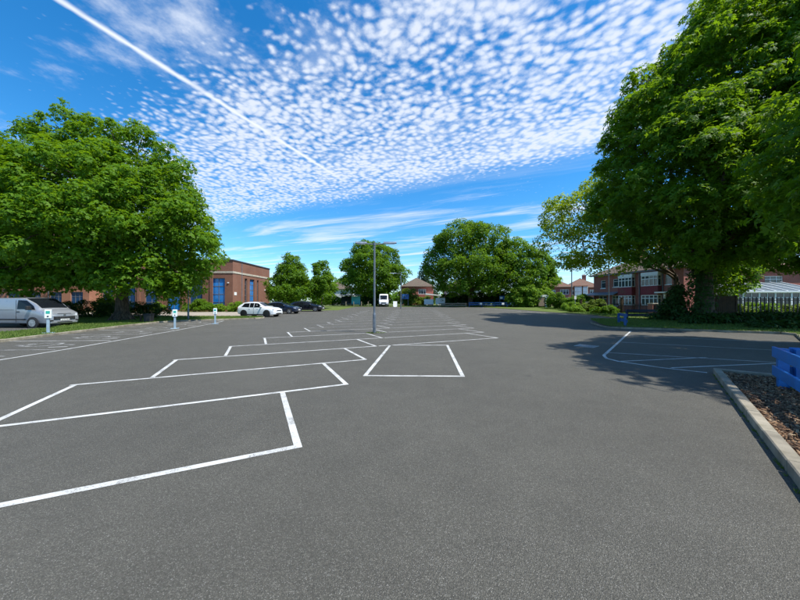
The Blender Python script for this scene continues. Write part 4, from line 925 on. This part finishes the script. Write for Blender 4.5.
def window(parent, O, U, o, nx, nz, frame='white_frame', gl='glass_house', depth=.10, fw=.06, sill=None, name='window', bar=.045):
    a, b, c, d = o; mb = MB(); n0, n1 = -depth - .03, -depth + .03
    mb.ubox(O, U, a, a + fw, n0, n1, c, d); mb.ubox(O, U, b - fw, b, n0, n1, c, d); mb.ubox(O, U, a + fw, b - fw, n0, n1, c, c + fw); mb.ubox(O, U, a + fw, b - fw, n0, n1, d - fw, d)
    for i in range(1, nx): x = a + (b - a) * i / nx; mb.ubox(O, U, x - bar / 2, x + bar / 2, n0, n1 - .004, c + fw, d - fw)
    zz = nz if isinstance(nz, (list, tuple)) else [i / nz for i in range(1, nz)]
    for f in zz: z = c + (d - c) * f; mb.ubox(O, U, a + fw, b - fw, n0, n1 - .008, z - bar / 2, z + bar / 2)
    w = mb.build(name, frame, parent)
    N = (U[1], -U[0]); P = lambda x, z, n: (O[0] + U[0] * x + N[0] * n, O[1] + U[1] * x + N[1] * n, O[2] + z)
    # panes one by one
    ex = [a + (b - a) * i / nx for i in range(nx + 1)]; ez = [c] + [c + (d - c) * f for f in zz] + [d]
    for x0, x1 in zip(ex[:-1], ex[1:]):
        for y0, y1 in zip(ez[:-1], ez[1:]):
            j = random.uniform(-.006, .006); MB().quad(P(x0, y0, -depth - .01 + j), P(x1, y0, -depth - .01 - j), P(x1, y1, -depth - .01 - j), P(x0, y1, -depth - .01 + j)).build('pane', gl, w, fix=False)
    if sill: MB().ubox(O, U, a - .06, b + .06, -depth, .07, c - .09, c - .004).build('sill', sill, w)
    return w
def hip_roof(parent, x0, x1, y0, y1, z, rise, mat, hipl=True, hipr=True, over=.35, along='x'):
    x0 -= over; x1 += over; y0 -= over; y1 += over
    if along == 'x':
        h = (y1 - y0) / 2; ym = (y0 + y1) / 2; a = x0 + (h if hipl else 0); b = x1 - (h if hipr else 0); r0, r1 = (a, ym, z + rise), (b, ym, z + rise)
        vs = [(x0, y0, z), (x1, y0, z), (x1, y1, z), (x0, y1, z), r0, r1]; fs = [(0, 1, 5, 4), (2, 3, 4, 5), (3, 0, 4), (1, 2, 5), (3, 2, 1, 0)]
    else:
        h = (x1 - x0) / 2; xm = (x0 + x1) / 2; a = y0 + (h if hipl else 0); b = y1 - (h if hipr else 0); r0, r1 = (xm, a, z + rise), (xm, b, z + rise)
        vs = [(x0, y0, z), (x1, y0, z), (x1, y1, z), (x0, y1, z), r0, r1]; fs = [(0, 1, 4), (1, 2, 5, 4), (2, 3, 5), (3, 0, 4, 5), (3, 2, 1, 0)]
    vs += [(q[0], q[1], z - .16) for q in vs[:4]]; k = 6
    fs = fs[:-1] + [(k + 3, k + 2, k + 1, k), (0, k, k + 1, 1), (1, k + 1, k + 2, 2), (2, k + 2, k + 3, 3), (3, k + 3, k, 0)]
    rf = MB().add(vs, fs).build('roof', mat, parent)
    MB().tube([r0, r1], .09, 6).build('ridge_tiles', mat, rf); return rf
def chimney(parent, x, y, z0, z1, w, d, mat):
    c = MB().box(x - w / 2, x + w / 2, y - d / 2, y + d / 2, z0, z1).box(x - w / 2 - .06, x + w / 2 + .06, y - d / 2 - .06, y + d / 2 + .06, z1, z1 + .14).build('chimney', mat, parent)
    for i in (-1, 1): MB().lathe([(.11, z1 + .14), (.09, z1 + .5)], 10, 'z', (x + i * w * .25, y, 0)).build('chimney_pot', 'terracotta', c)

# --- brick civic building: corner block with tall blue glazing
def civic():
    L = 19.0; H = 7.25; D = 11.6
    t = thing('civic_building', 'dark red brick building with tall blue windows and pale stone band', 'building', (-23.9 - L, 43.2, gz(43)), R(-1.0))
    O, U = (0, 0, 0), (1, 0); op = []
    for i in range(6): x1 = L - 1.15 - i * 3.25; op.append((x1 - 1.85, x1, .12, 4.75))
    facade(t, O, U, L, H, op, 'brick_civic', .22)
    for i, o in enumerate(op): window(t, O, U, o, 2, 4, 'lead_grey', 'glass_blue' if i in (0, 2) else 'glass_navy', .16, .07, bar=.06)
    O2, U2 = (L, 0, 0), (0, 1); op2 = [(3.2, 3.95, .6, 4.95), (4.75, 6.15, .6, 4.95), (7.0, 7.6, .6, 4.95)]
    facade(t, O2, U2, D, H, op2, 'brick_civic', .25)
    for i, o in enumerate(op2): window(t, O2, U2, o, 2 if i == 1 else 1, 5, 'lead_grey', 'glass_blue' if i == 1 else 'glass_dark', .2, .07, bar=.06)
    facade(t, (L, D, 0), (-1, 0), L, H, [], 'brick_civic'); facade(t, (0, D, 0), (0, -1), D, H, [], 'brick_civic')
    MB().box(.3, L - .3, .3, D - .3, H - .45, H - .35).build('flat_roof', 'lead_grey', t)
    MB().box(-.08, L + .08, -.08, .32, H + .002, H + .16).box(L - .32, L + .08, .322, D + .08, H + .002, H + .16).build('coping', 'coping', t)
    MB().box(0, L + .06, -.06, 0.05, 5.45, 5.72).box(L - .05, L + .06, .052, D, 5.45, 5.72).build('stone_band', 'stone_band', t)
    # pilasters between the tall windows
    for i in range(7):
        x = L - .95 - i * 3.25 + (.8 if i == 0 else 0)
        if 0 <= i < 6: MB().box(x - 3.25 + .15, x - 3.25 + .55, -.12, .02, 0, 5.2).build('pilaster', 'brick_civic', t)
    for y in (2.3,): MB().box(L + .0, L + .08, y, y + .08, .1, H - .1).build('downpipe', 'lead_grey', t)
    MB().box(L + .002, L + .035, .35, .95, 2.3, 2.75).build('wall_plaque', 'white_board', t); MB().box(L - .75, L - .55, -.10, 0, 4.0, 4.15).build('wall_lamp', 'white_board', t)
    MB().box(L, L + .12, 9.6, 9.8, 3.3, 3.5).build('wall_lamp', 'white_board', t)
civic()
def wing():
    L = 34.; H = 6.4; t = thing('brick_wing', 'long orange brick wing with square windows behind the hedge', 'building', (-24.0 - 19.1 - L, 42.2, gz(42)), R(-1.0))
    O, U = (0, 0, 0), (1, 0); op = []; i = 0; x = L - .9
    while x > 3: op.append((x - 1.75, x, .95, 2.75)); op.append((x - 1.75, x, 3.9, 5.5)); x -= 3.0
    facade(t, O, U, L, H, op, 'brick_orange', .2)
    for o in op: window(t, O, U, o, 3, [.62], 'white_frame' if o[2] > 3 else 'lead_grey', 'glass_navy', .14, .06, sill='stone_band')
    facade(t, (L, 0, 0), (0, 1), 9, H, [], 'brick_orange'); facade(t, (L, 9, 0), (-1, 0), L, H, [], 'brick_orange'); facade(t, (0, 9, 0), (0, -1), 9, H, [], 'brick_orange')
    hip_roof(t, 0, L, 0, 9, H, 2.6, 'roof_brown'); x = L - 1.0
    for i in (1, 4): MB().box(L - 2.95 - i * 3.0 + .2, L - 2.95 - i * 3.0 + .28, -.10, -.005, 0, H - .2).build('downpipe', 'lead_grey', t)
wing()
def tower():
    t = thing('brick_tower', 'tall brick tower showing through the leaves at the far left', 'building', (-86, 58, .68), 0)
    op = [(1.5 + 3 * i, 2.7 + 3 * i, 3 + 4 * j, 5.2 + 4 * j) for i in range(3) for j in range(5)]
    facade(t, (0, 0, 0), (1, 0), 10, 24, op, 'brick_orange', .2)
    for o in op: window(t, (0, 0, 0), (1, 0), o, 2, 2, 'white_frame', 'glass_house', .14)
    facade(t, (10, 0, 0), (0, 1), 10, 24, [], 'brick_orange'); facade(t, (10, 10, 0), (-1, 0), 10, 24, [], 'brick_orange'); facade(t, (0, 10, 0), (0, -1), 10, 24, [], 'brick_orange')
    hip_roof(t, 0, 10, 0, 10.01, 24, 3.5, 'roof_brown')
tower()

# --- brick terrace on the right, facing the car park
def terrace():
    L = 12.9; H = 5.25; D = 8.2
    ang = math.atan2(-.986, .165); t = thing('terraced_houses', 'dark red brick terrace with maroon tiled bay windows and brown roof', 'house', (30.5, 47.2, .42), ang)
    O, U = (0, 0, 0), (1, 0)
    small = [(1.35, 2.2, 3.35, 4.55), (3.5, 4.35, 3.45, 4.6), (10.85, 11.6, 3.4, 4.6)]; low = [(.9, 2.4, .85, 2.2), (3.3, 4.4, .75, 2.2)]; door = [(10.85, 11.85, .05, 2.15)]
    facade(t, O, U, L, H, small + low + door, 'brick_house', .16)
    for o in small: window(t, O, U, o, 1, [.7], sill='white_frame')
    for o in low: window(t, O, U, o, 2, [.7], sill='white_frame')
    d = MB().ubox(O, U, 10.95, 11.75, -.14, -.08, .05, 2.1).build('door', 'brown_door', t); MB().ubox(O, U, 11.62, 11.68, -.08, -.03, 1.0, 1.14).build('handle', 'chrome', d)
    MB().box(10.75, 10.95, -.16, .0, .0, 2.3).box(11.77, 11.97, -.16, 0, 0, 2.3).build('door_frame', 'white_frame', t); MB().box(10.3, 12.3, -.95, -.0, 2.36, 2.52).build('porch_canopy', 'white_frame', t)
    # two-storey bays with maroon hung tiles
    for x0, x1 in ((4.9, 6.95), (8.25, 10.4)):
        b = MB().box(x0, x1, -.55, -.002, 0, .85).build('bay_base', 'brick_house', t)
        MB().box(x0 - .03, x1 + .03, -.60, -.002, 2.18, 3.30).build('hung_tiles', 'tile_maroon', t); MB().box(x0 - .03, x1 + .03, -.58, -.002, 4.65, 5.05).build('bay_head', 'white_frame', t)
        for z0, z1 in ((.86, 2.17), (3.31, 4.64)):
            window(t, (x0, -.55, 0), U, (0, x1 - x0, z0, z1), 4, [.68], depth=.03, fw=.09, bar=.09)
            for Ox, Ux in (((x0, -.0, 0), (0, -1)), ((x1, -.55, 0), (0, 1))): window(t, Ox, Ux, (0, .545, z0, z1), 1, [.68], depth=.03, fw=.08)
    facade(t, (0, D, 0), (0, -1), D, H, [(2.5, 3.5, 3.3, 4.5), (5, 6.2, .9, 2.2)], 'brick_house', .16); window(t, (0, D, 0), (0, -1), (2.5, 3.5, 3.3, 4.5), 2, [.7]); window(t, (0, D, 0), (0, -1), (5, 6.2, .9, 2.2), 2, [.7])
    facade(t, (L, 0, 0), (0, 1), D, H, [], 'brick_house'); facade(t, (L, D, 0), (-1, 0), L, H, [], 'brick_house')
    hip_roof(t, 0, L, 0, D, H + .16, 2.5, 'roof_brown', True, True); chimney(t, 4.4, D / 2 - .7, H + 1.4, H + 3.3, 1.0, .7, 'brick_house'); chimney(t, 8.6, D / 2, H + 2, H + 3.6, .9, .6, 'brick_house')
    MB().box(-.2, L + .2, -.47, -.36, H - .06, H + .05).build('gutter', 'lead_grey', t)
    for x in (4.7, 7.6, 10.6): MB().box(x - .05, x + .05, -.12, -.02, .1, H - .1).build('downpipe', 'lead_grey', t)
    # lean-to canopy across the far house front
    MB().add([(-.6, -1.1, 2.35), (4.6, -1.1, 2.35), (4.6, -.01, 2.75), (-.6, -.01, 2.75), (-.6, -1.1, 2.25), (4.6, -1.1, 2.25), (4.6, -.01, 2.6), (-.6, -.01, 2.6)], [(0, 1, 2, 3), (7, 6, 5, 4), (0, 4, 5, 1), (1, 5, 6, 2), (3, 2, 6, 7), (0, 3, 7, 4)]).build('lean_to_roof', 'lead_grey', t)
terrace()

# --- house with white conservatory behind the iron fence
def conservatory_house():
    t = thing('rendered_house', 'brick house with brown roof behind the iron fence', 'house', (32.5, 36.5, .3), R(-4))
    L, H, D = 16., 5.2, 8.; op = [(1.5, 3.5, 3.2, 4.5), (6, 8, 3.2, 4.5), (11, 13, 3.2, 4.5), (1.2, 3.6, .8, 2.2)]
    facade(t, (0, 0, 0), (1, 0), L, H, op, 'brick_red', .15)
    for o in op: window(t, (0, 0, 0), (1, 0), o, 3, [.7], sill='white_frame')
    facade(t, (0, D, 0), (0, -1), D, H, [], 'brick_red'); facade(t, (L, 0, 0), (0, 1), D, H, [], 'brick_red'); facade(t, (L, D, 0), (-1, 0), L, H, [], 'brick_red')
    hip_roof(t, 0, L, 0, D, H + .16, 3.0, 'roof_red'); chimney(t, 5, D / 2, H + 2.4, H + 4.2, 1., .7, 'brick_red')
    c = thing('conservatory', 'white framed conservatory with sloping glass roof behind the iron fence', 'conservatory', (35.2, 32.2, .3), R(-4))
    W, E, DD = 9.5, 2.45, 3.9
    MB().box(0, W, 0, .2, 0, .7).build('dwarf_wall', 'pale_wall', c)
    for i in range(6): window(c, (0, 0, .7), (1, 0), (i * W / 6 + .01, (i + 1) * W / 6 - .01, 0, E - .72), 2, [.68], depth=.06, fw=.07)
    for i in range(3): window(c, (0, DD, .7), (0, -1), (i * DD / 3 + .01, (i + 1) * DD / 3 - .01, 0, E - .72), 1, [.68], depth=.06, fw=.07)
    MB().box(0, .2, .21, DD, 0, .7).build('dwarf_wall', 'pale_wall', c); MB().box(-.1, W + .1, -.12, .1, E - .02, E + .14).build('gutter_beam', 'white_frame', c)
    for i in range(8):
        x0, x1 = i * W / 8, (i + 1) * W / 8
        MB().add([(x0 + .03, 0, E + .10), (x1 - .03, 0, E + .10), (x1 - .03, DD, E + 1.25), (x0 + .03, DD, E + 1.25), (x0 + .03, 0, E + .07), (x1 - .03, 0, E + .07), (x1 - .03, DD, E + 1.22), (x0 + .03, DD, E + 1.22)], [(0, 1, 2, 3), (7, 6, 5, 4), (0, 4, 5, 1), (1, 5, 6, 2), (2, 6, 7, 3), (3, 7, 4, 0)]).build('roof_pane', 'glass_roof', c)
    for i in range(9):
        x = i * W / 8; MB().add([(x - .04, -.02, E + .06), (x + .04, -.02, E + .06), (x + .04, DD, E + 1.23), (x - .04, DD, E + 1.23), (x - .04, -.02, E + .17), (x + .04, -.02, E + .17), (x + .04, DD, E + 1.34), (x - .04, DD, E + 1.34)], [(3, 2, 1, 0), (4, 5, 6, 7), (0, 1, 5, 4), (1, 2, 6, 5), (2, 3, 7, 6), (3, 0, 4, 7)]).build('glazing_bar', 'white_frame', c)
conservatory_house()

def far_house(label, x, y, rz, L, D, H, rise, wall, roof, wins, z=None, chim=True, name='house'):
    t = thing(name, label, 'house', (x, y, gz(y) if z is None else z), rz)
    facade(t, (0, 0, 0), (1, 0), L, H, wins, wall, .12)
    for o in wins: window(t, (0, 0, 0), (1, 0), o, 2 if o[1] - o[0] < 1.6 else 3, [.7], depth=.08, fw=.09, bar=.08)
    facade(t, (0, D, 0), (0, -1), D, H, [], wall); facade(t, (L, 0, 0), (0, 1), D, H, [], wall); facade(t, (L, D, 0), (-1, 0), L, H, [], wall)
    hip_roof(t, 0, L, 0, D, H + .16, rise, roof)
    if chim: chimney(t, L * .62, D / 2, H + rise * .75, H + rise + .9, .9, .6, wall)
    return t
far_house('red brick house with brown hipped roof between the far trees', .4, 81, 0, 8.6, 8.6, 4.9, 2.7, 'brick_red', 'roof_brown', [(1.2, 2.4, 2.9, 4.2), (4.6, 6.6, 2.9, 4.3), (1, 2.6, .7, 2), (4.6, 6.6, .7, 2)], chim=False)
t = thing('porch_shelter', 'white flat canopy on posts before the red brick house', 'canopy', (7.0, 77.5, .88), 0)
MB().add([(-.4, 0, 2.7), (3.8, 0, 2.4), (3.8, 3, 2.4), (-.4, 3, 2.7), (-.4, 0, 3.1), (3.6, 0, 2.6), (3.6, 3, 2.6), (-.4, 3, 3.1)], [(3, 2, 1, 0), (4, 5, 6, 7), (0, 1, 5, 4), (1, 2, 6, 5), (2, 3, 7, 6), (3, 0, 4, 7)]).build('canopy_roof', 'white_board', t)
for px in (0, 3.3):
    for py in (.2, 2.8): MB().box(px - .12, px + .12, py - .12, py + .12, 0, 2.45).build('post', 'white_board', t)
far_house('white half-timbered house glimpsed below the largest far tree', 12.6, 80, 0, 9, 7, 4.4, 2.4, 'pale_wall', 'roof_brown', [(.5, 1.6, .6, 2.3), (2.3, 3.4, .6, 2.3), (4.1, 5.2, .6, 2.3), (5.9, 7, .6, 2.3), (7.4, 8.5, .6, 2.3)], chim=False)
far_house('pale house with brown roof behind the bus shelter', -23.5, 90, 0, 9, 8, 4.6, 2.2, 'pale_wall', 'roof_brown', [(1, 2.6, 2.8, 4.1), (5.5, 7.5, 2.8, 4.1), (1, 2.6, .7, 2), (5.5, 7.5, .7, 2)], chim=False)
for i, (x, lab) in enumerate(((36.5, 'left of two distant brick semis beyond the clipped bushes'), (45.5, 'right of two distant brick semis behind the billboard'))):
    far_house(lab, x, 80 + 2 * i, R(-18), 8.4, 8.2, 4.6, 2.7, 'brick_house', 'roof_red', [(.8, 2.6, 2.8, 4.1), (3.6, 4.5, 3, 4), (5.6, 7.6, 2.8, 4.1), (.8, 2.6, .7, 2), (5.6, 7.6, .7, 2)])

def distant():
    lb = []
    for i in range(46):
        x = -130 + i * 6.2; lb.append((x, 132 + 10 * math.sin(i * 1.7), 2.5, 4.6, 3, 3.2 + 1.6 * math.sin(i * 2.3)))
    pos, nr, CC = crown_points(lb, 1.5, 26, 1., .8, .2, .15, 0, .2)
    V, F = leaf_arrays(pos, nr, .8 * RNG.uniform(.7, 1.3, len(pos)), 1, wid=.4); o = np_mesh('distant_trees', V, F, 'leaf_mid', None)
    o.location.z = .8; tag(o, 'low far-off belt of trees closing the horizon', 'trees', None, 'stuff')
distant()
# --- bus shelter, board on posts, striped sign, boxes at the far end
t = thing('bus_shelter', 'dark bus shelter with turquoise panel left of the round tree', 'bus shelter', (-12.8, 64.2, gz(64)), 0)
MB().box(-.2, 4.4, -.2, 1.5, 2.3, 2.45).build('shelter_roof', 'lead_grey', t, bevel=.02)
for x in (0, 2.1, 4.2): MB().box(x - .05, x + .05, 1.3, 1.4, 0, 2.3).build('post', 'iron_black', t)
for x in (.1, 2.2): MB().box(x, x + 1.9, 1.33, 1.36, .3, 2.1).build('glass_panel', 'glass_dark' if x < 1 else 'turquoise', t)
MB().box(.3, 3.9, .9, 1.2, .45, .52).build('bench', 'lead_grey', t)
t = thing('billboard', 'grey glazed billboard on dark posts beyond the clipped bushes', 'billboard', (35.2, 60.5, gz(60)), R(-6))
MB().box(-.1, 0, -.05, .1, 0, 4.2).build('post', 'dark_timber', t); MB().box(1.45, 1.6, -.05, .1, 0, 4.2).build('post', 'dark_timber', t); MB().box(2.4, 2.5, -.05, .1, 0, 4.2).build('post', 'white_frame', t)
for i in range(2):
    for j in range(2): MB().box(.06 + i * 1.58 - (.03 if i else 0), (1.40 if i == 0 else 2.36), -.02, .05, 2.0 + j * 1.05, 3.0 + j * 1.05).build('panel', 'glass_board', t)
MB().box(-.15, 2.55, -.08, .12, 4.14, 4.26).build('top_rail', 'dark_timber', t)
t = thing('signpost', 'small pale signpost in front of the clipped bushes', 'sign', (25.4, 43.5, gz(43)), 0)
MB().lathe([(.04, -.2), (.04, 2.2)], 10).build('post', 'galvanised', t); MB().box(-.15, .15, -.05, -.03, 1.7, 2.2).build('sign_plate', 'white_board', t)
t = thing('marker_sign', 'black and white striped marker beside a brown board by the bright bush', 'sign', (27.0, 56.5, gz(56)), 0)
MB().box(.35, .65, -.1, .1, 0, 2.0).build('marker_post', 'white_board', t)
for i in range(4): MB().box(.342, .658, -.108, .108, .2 + i * .45, .42 + i * .45).build('black_band', 'iron_black', t)
MB().box(-.9, .2, -.04, .04, .3, 1.9).build('board', 'sign_brown', t); MB().box(-.5, .9, -.06, .02, 2.02, 2.4).build('top_sign', 'white_board', t)
for i, (x, lab) in enumerate(((5.2, 'left of two white site boards leaning at the car park end'), (7.7, 'right of two white site boards leaning at the car park end'))):
    t = thing('site_board', lab, 'board', (x, 64.5, gz(64)), 0)
    MB().add([(0, 0, .4), (2.0, 0, .4), (2.0, .25, 1.5 + .25 * i), (0, .25, 1.5 + .25 * i), (0, .05, .4), (2.0, .05, .4), (2.0, .3, 1.5 + .25 * i), (0, .3, 1.5 + .25 * i)], [(0, 1, 2, 3), (7, 6, 5, 4), (0, 4, 5, 1), (1, 5, 6, 2), (2, 6, 7, 3), (3, 7, 4, 0)]).build('panel', 'white_board', t)
    for q in (.2, 1.8): MB().box(q - .05, q + .05, .05, .15, 0, .6).build('leg', 'iron_black', t)
t = thing('information_board', 'small blue and white board behind the blue railing', 'sign', (19.6 + .9, 60.3, gz(60)), 0)
MB().box(-.5, .5, -.03, .03, 1.5, 2.2).build('panel', 'sign_blue', t); MB().box(-.4, .1, -.036, -.031, 1.6, 2.0).build('print_band', 'white_board', t)
for q in (-.4, .4): MB().box(q - .04, q + .04, .035, .1, 0, 2.2).build('post', 'galvanised', t)
t = thing('notice_board', 'dark blue notice board before the yellow-green hedge', 'sign', (1.2, 66.6, gz(66)), 0)
MB().box(-.75, .75, -.04, .04, 1.5, 2.6).build('panel', 'sign_blue', t)
for q in (-.6, .6): MB().box(q - .05, q + .05, .045, .12, 0, 2.6).build('post', 'pole_grey', t)
# timber posts along the far grass edge
for i, x in enumerate((-11.2, -9.6, -8.0, -6.6)):
    t = MB().box(-.07, .07, -.07, .07, -.2, .95).add([(-.07, -.07, .95), (.07, -.07, .95), (.07, .07, .95), (-.07, .07, .95), (0, 0, 1.03)], [(0, 1, 4), (1, 2, 4), (2, 3, 4), (3, 0, 4)]).build('bollard', 'post_timber', None, (x, 62.2, gz(62)))
    tag(t, 'weathered timber bollard, ' + ('nearest the bus shelter', 'second out from the bus shelter', 'third out from the bus shelter', 'nearest the white high-roof van')[i], 'bollard', 'timber bollards along the far grass')

for x, y, w, h, m, lab in ((29.6, 26.6, 1.3, 1.0, 'leaf_privet', 'yellowish garden bush behind the left end of the iron fence'), (32.4, 26.8, 1.5, 1.15, 'leaf_mid', 'green garden bush behind the middle of the iron fence'), (35.2, 26.4, 1.5, 1.1, 'leaf_privet', 'yellowish garden bush behind the right end of the iron fence')):
    shrub(lab, x, y, [(-w * .4, 0, h * .5, w * .8, .5, h * .55), (w * .5, 0, h * .5, w * .8, .5, h * .5)], m, .14, .32, 30, z=.25, group='garden bushes behind the iron fence')
t = thing('drain_cover', 'square iron drain cover set in the tarmac beside the angled bays', 'drain cover', (7.2, 11.6, 0), R(40))
MB().box(-.34, .34, -.34, .34, -.05, .006).build('frame', 'galvanised', t)
for i in range(7): MB().box(-.29, .29, -.29 + i * .085, -.29 + i * .085 + .05, .0062, .011).build('grate_bar', 'lead_grey', t)
# --- iron fence with vertical bars, wooden gate, front garden railings
def bar_fence(label, a, b, z, h, pitch, r=.02, name='iron_fence', group=None, posts=None):
    a = Vector(a); b = Vector(b); d = b - a; L = d.length; t = thing(name, label, 'fence', (a.x, a.y, z), math.atan2(d.y, d.x), group)
    for zz in (.25, h - .28): MB().box(0, L, .022, .062, zz, zz + .05).build('rail', 'iron_black', t)
    n = int(L / pitch); me = MB().box(-r * 1.5, r * 1.5, -.02, .02, .08, h - .05).add([(-r * 1.5, -.02, h - .05), (r * 1.5, -.02, h - .05), (r * 1.5, .02, h - .05), (-r * 1.5, .02, h - .05), (0, 0, h + .05)], [(0, 1, 4), (1, 2, 4), (2, 3, 4), (3, 0, 4)]).mesh('pale', 0, True)
    me.materials.append(M['iron_black'])
    for i in range(n + 1):
        o = bpy.data.objects.new('pale', me); COL.objects.link(o); o.parent = t; o.location = (i * L / n, 0, 0)
    k = posts or max(1, int(L / 2.7))
    for i in range(k + 1): MB().box(i * L / k - .04, i * L / k + .04, .064, .14, -.2, h).build('post', 'iron_black', t)
    return t
bar_fence('black iron fence of flat pointed pales before the conservatory', (27.9, 24.9), (36.5, 24.2), .30, 1.8, .30, .026)
bar_fence('low black railing in front of the terrace, left of the brick pillar', (26.6, 41.5), (28.6, 34.6), .22, 1.3, .18, .014, 'garden_railing')
bar_fence('low black railing in front of the terrace, right of the brick pillar', (28.8, 33.8), (29.6, 28.6), .2, 1.3, .18, .014, 'garden_railing')
bar_fence('black railing behind the chestnut trunk', (23.4, 27.6), (26.6, 26.2), .3, 1.1, .2, .014, 'garden_railing')
t = thing('wooden_gate', 'dark brown boarded gate beside the chestnut trunk', 'gate', (26.4, 24.9, .30), R(-3))
for i in range(9): MB().box(i * .155 + .01, i * .155 + .155, -.02, .01, .04, 1.88 + random.uniform(-.01, .01)).build('plank', 'dark_timber', t, bevel=.004)
for x in (-.1, 1.42): MB().box(x - .06, x + .06, -.05, .07, -.2, 1.95).build('post', 'dark_timber', t)
for z in (.35, 1.45): MB().box(0, 1.4, .012, .05, z, z + .1).build('ledge', 'dark_timber', t)
def pillar(label, x, y, h, w):
    t = thing('brick_pillar', label, 'pillar', (x, y, .22), .1)
    MB().box(-w / 2, w / 2, -w / 2, w / 2, -.1, h).build('shaft', 'brick_house', t); MB().box(-w / 2 - .05, w / 2 + .05, -w / 2 - .05, w / 2 + .05, h + .002, h + .1).build('cap', 'stone_band', t, bevel=.01)
pillar('wide brick pillar between the two front railings of the terrace', 28.8, 34.2, 1.25, .6); pillar('slim brick pillar at the far end of the front railing', 26.4, 42, 1.4, .5)
for x, y, h, lab in ((25.9, 42.9, 1.9, 'dark square post beside the yellow-green shrub'), (27.8, 37.6, 2.0, 'tall dark gate post in front of the terrace bay'), (29.3, 31.2, 2.0, 'ivy-dark gate post before the brown front door')):
    t = thing('gate_post', lab, 'post', (x, y, .2), 0); MB().box(-.12, .12, -.12, .12, -.2, h).build('shaft', 'dark_timber', t, bevel=.01); MB().box(-.16, .16, -.16, .16, h + .002, h + .06).build('cap', 'dark_timber', t)
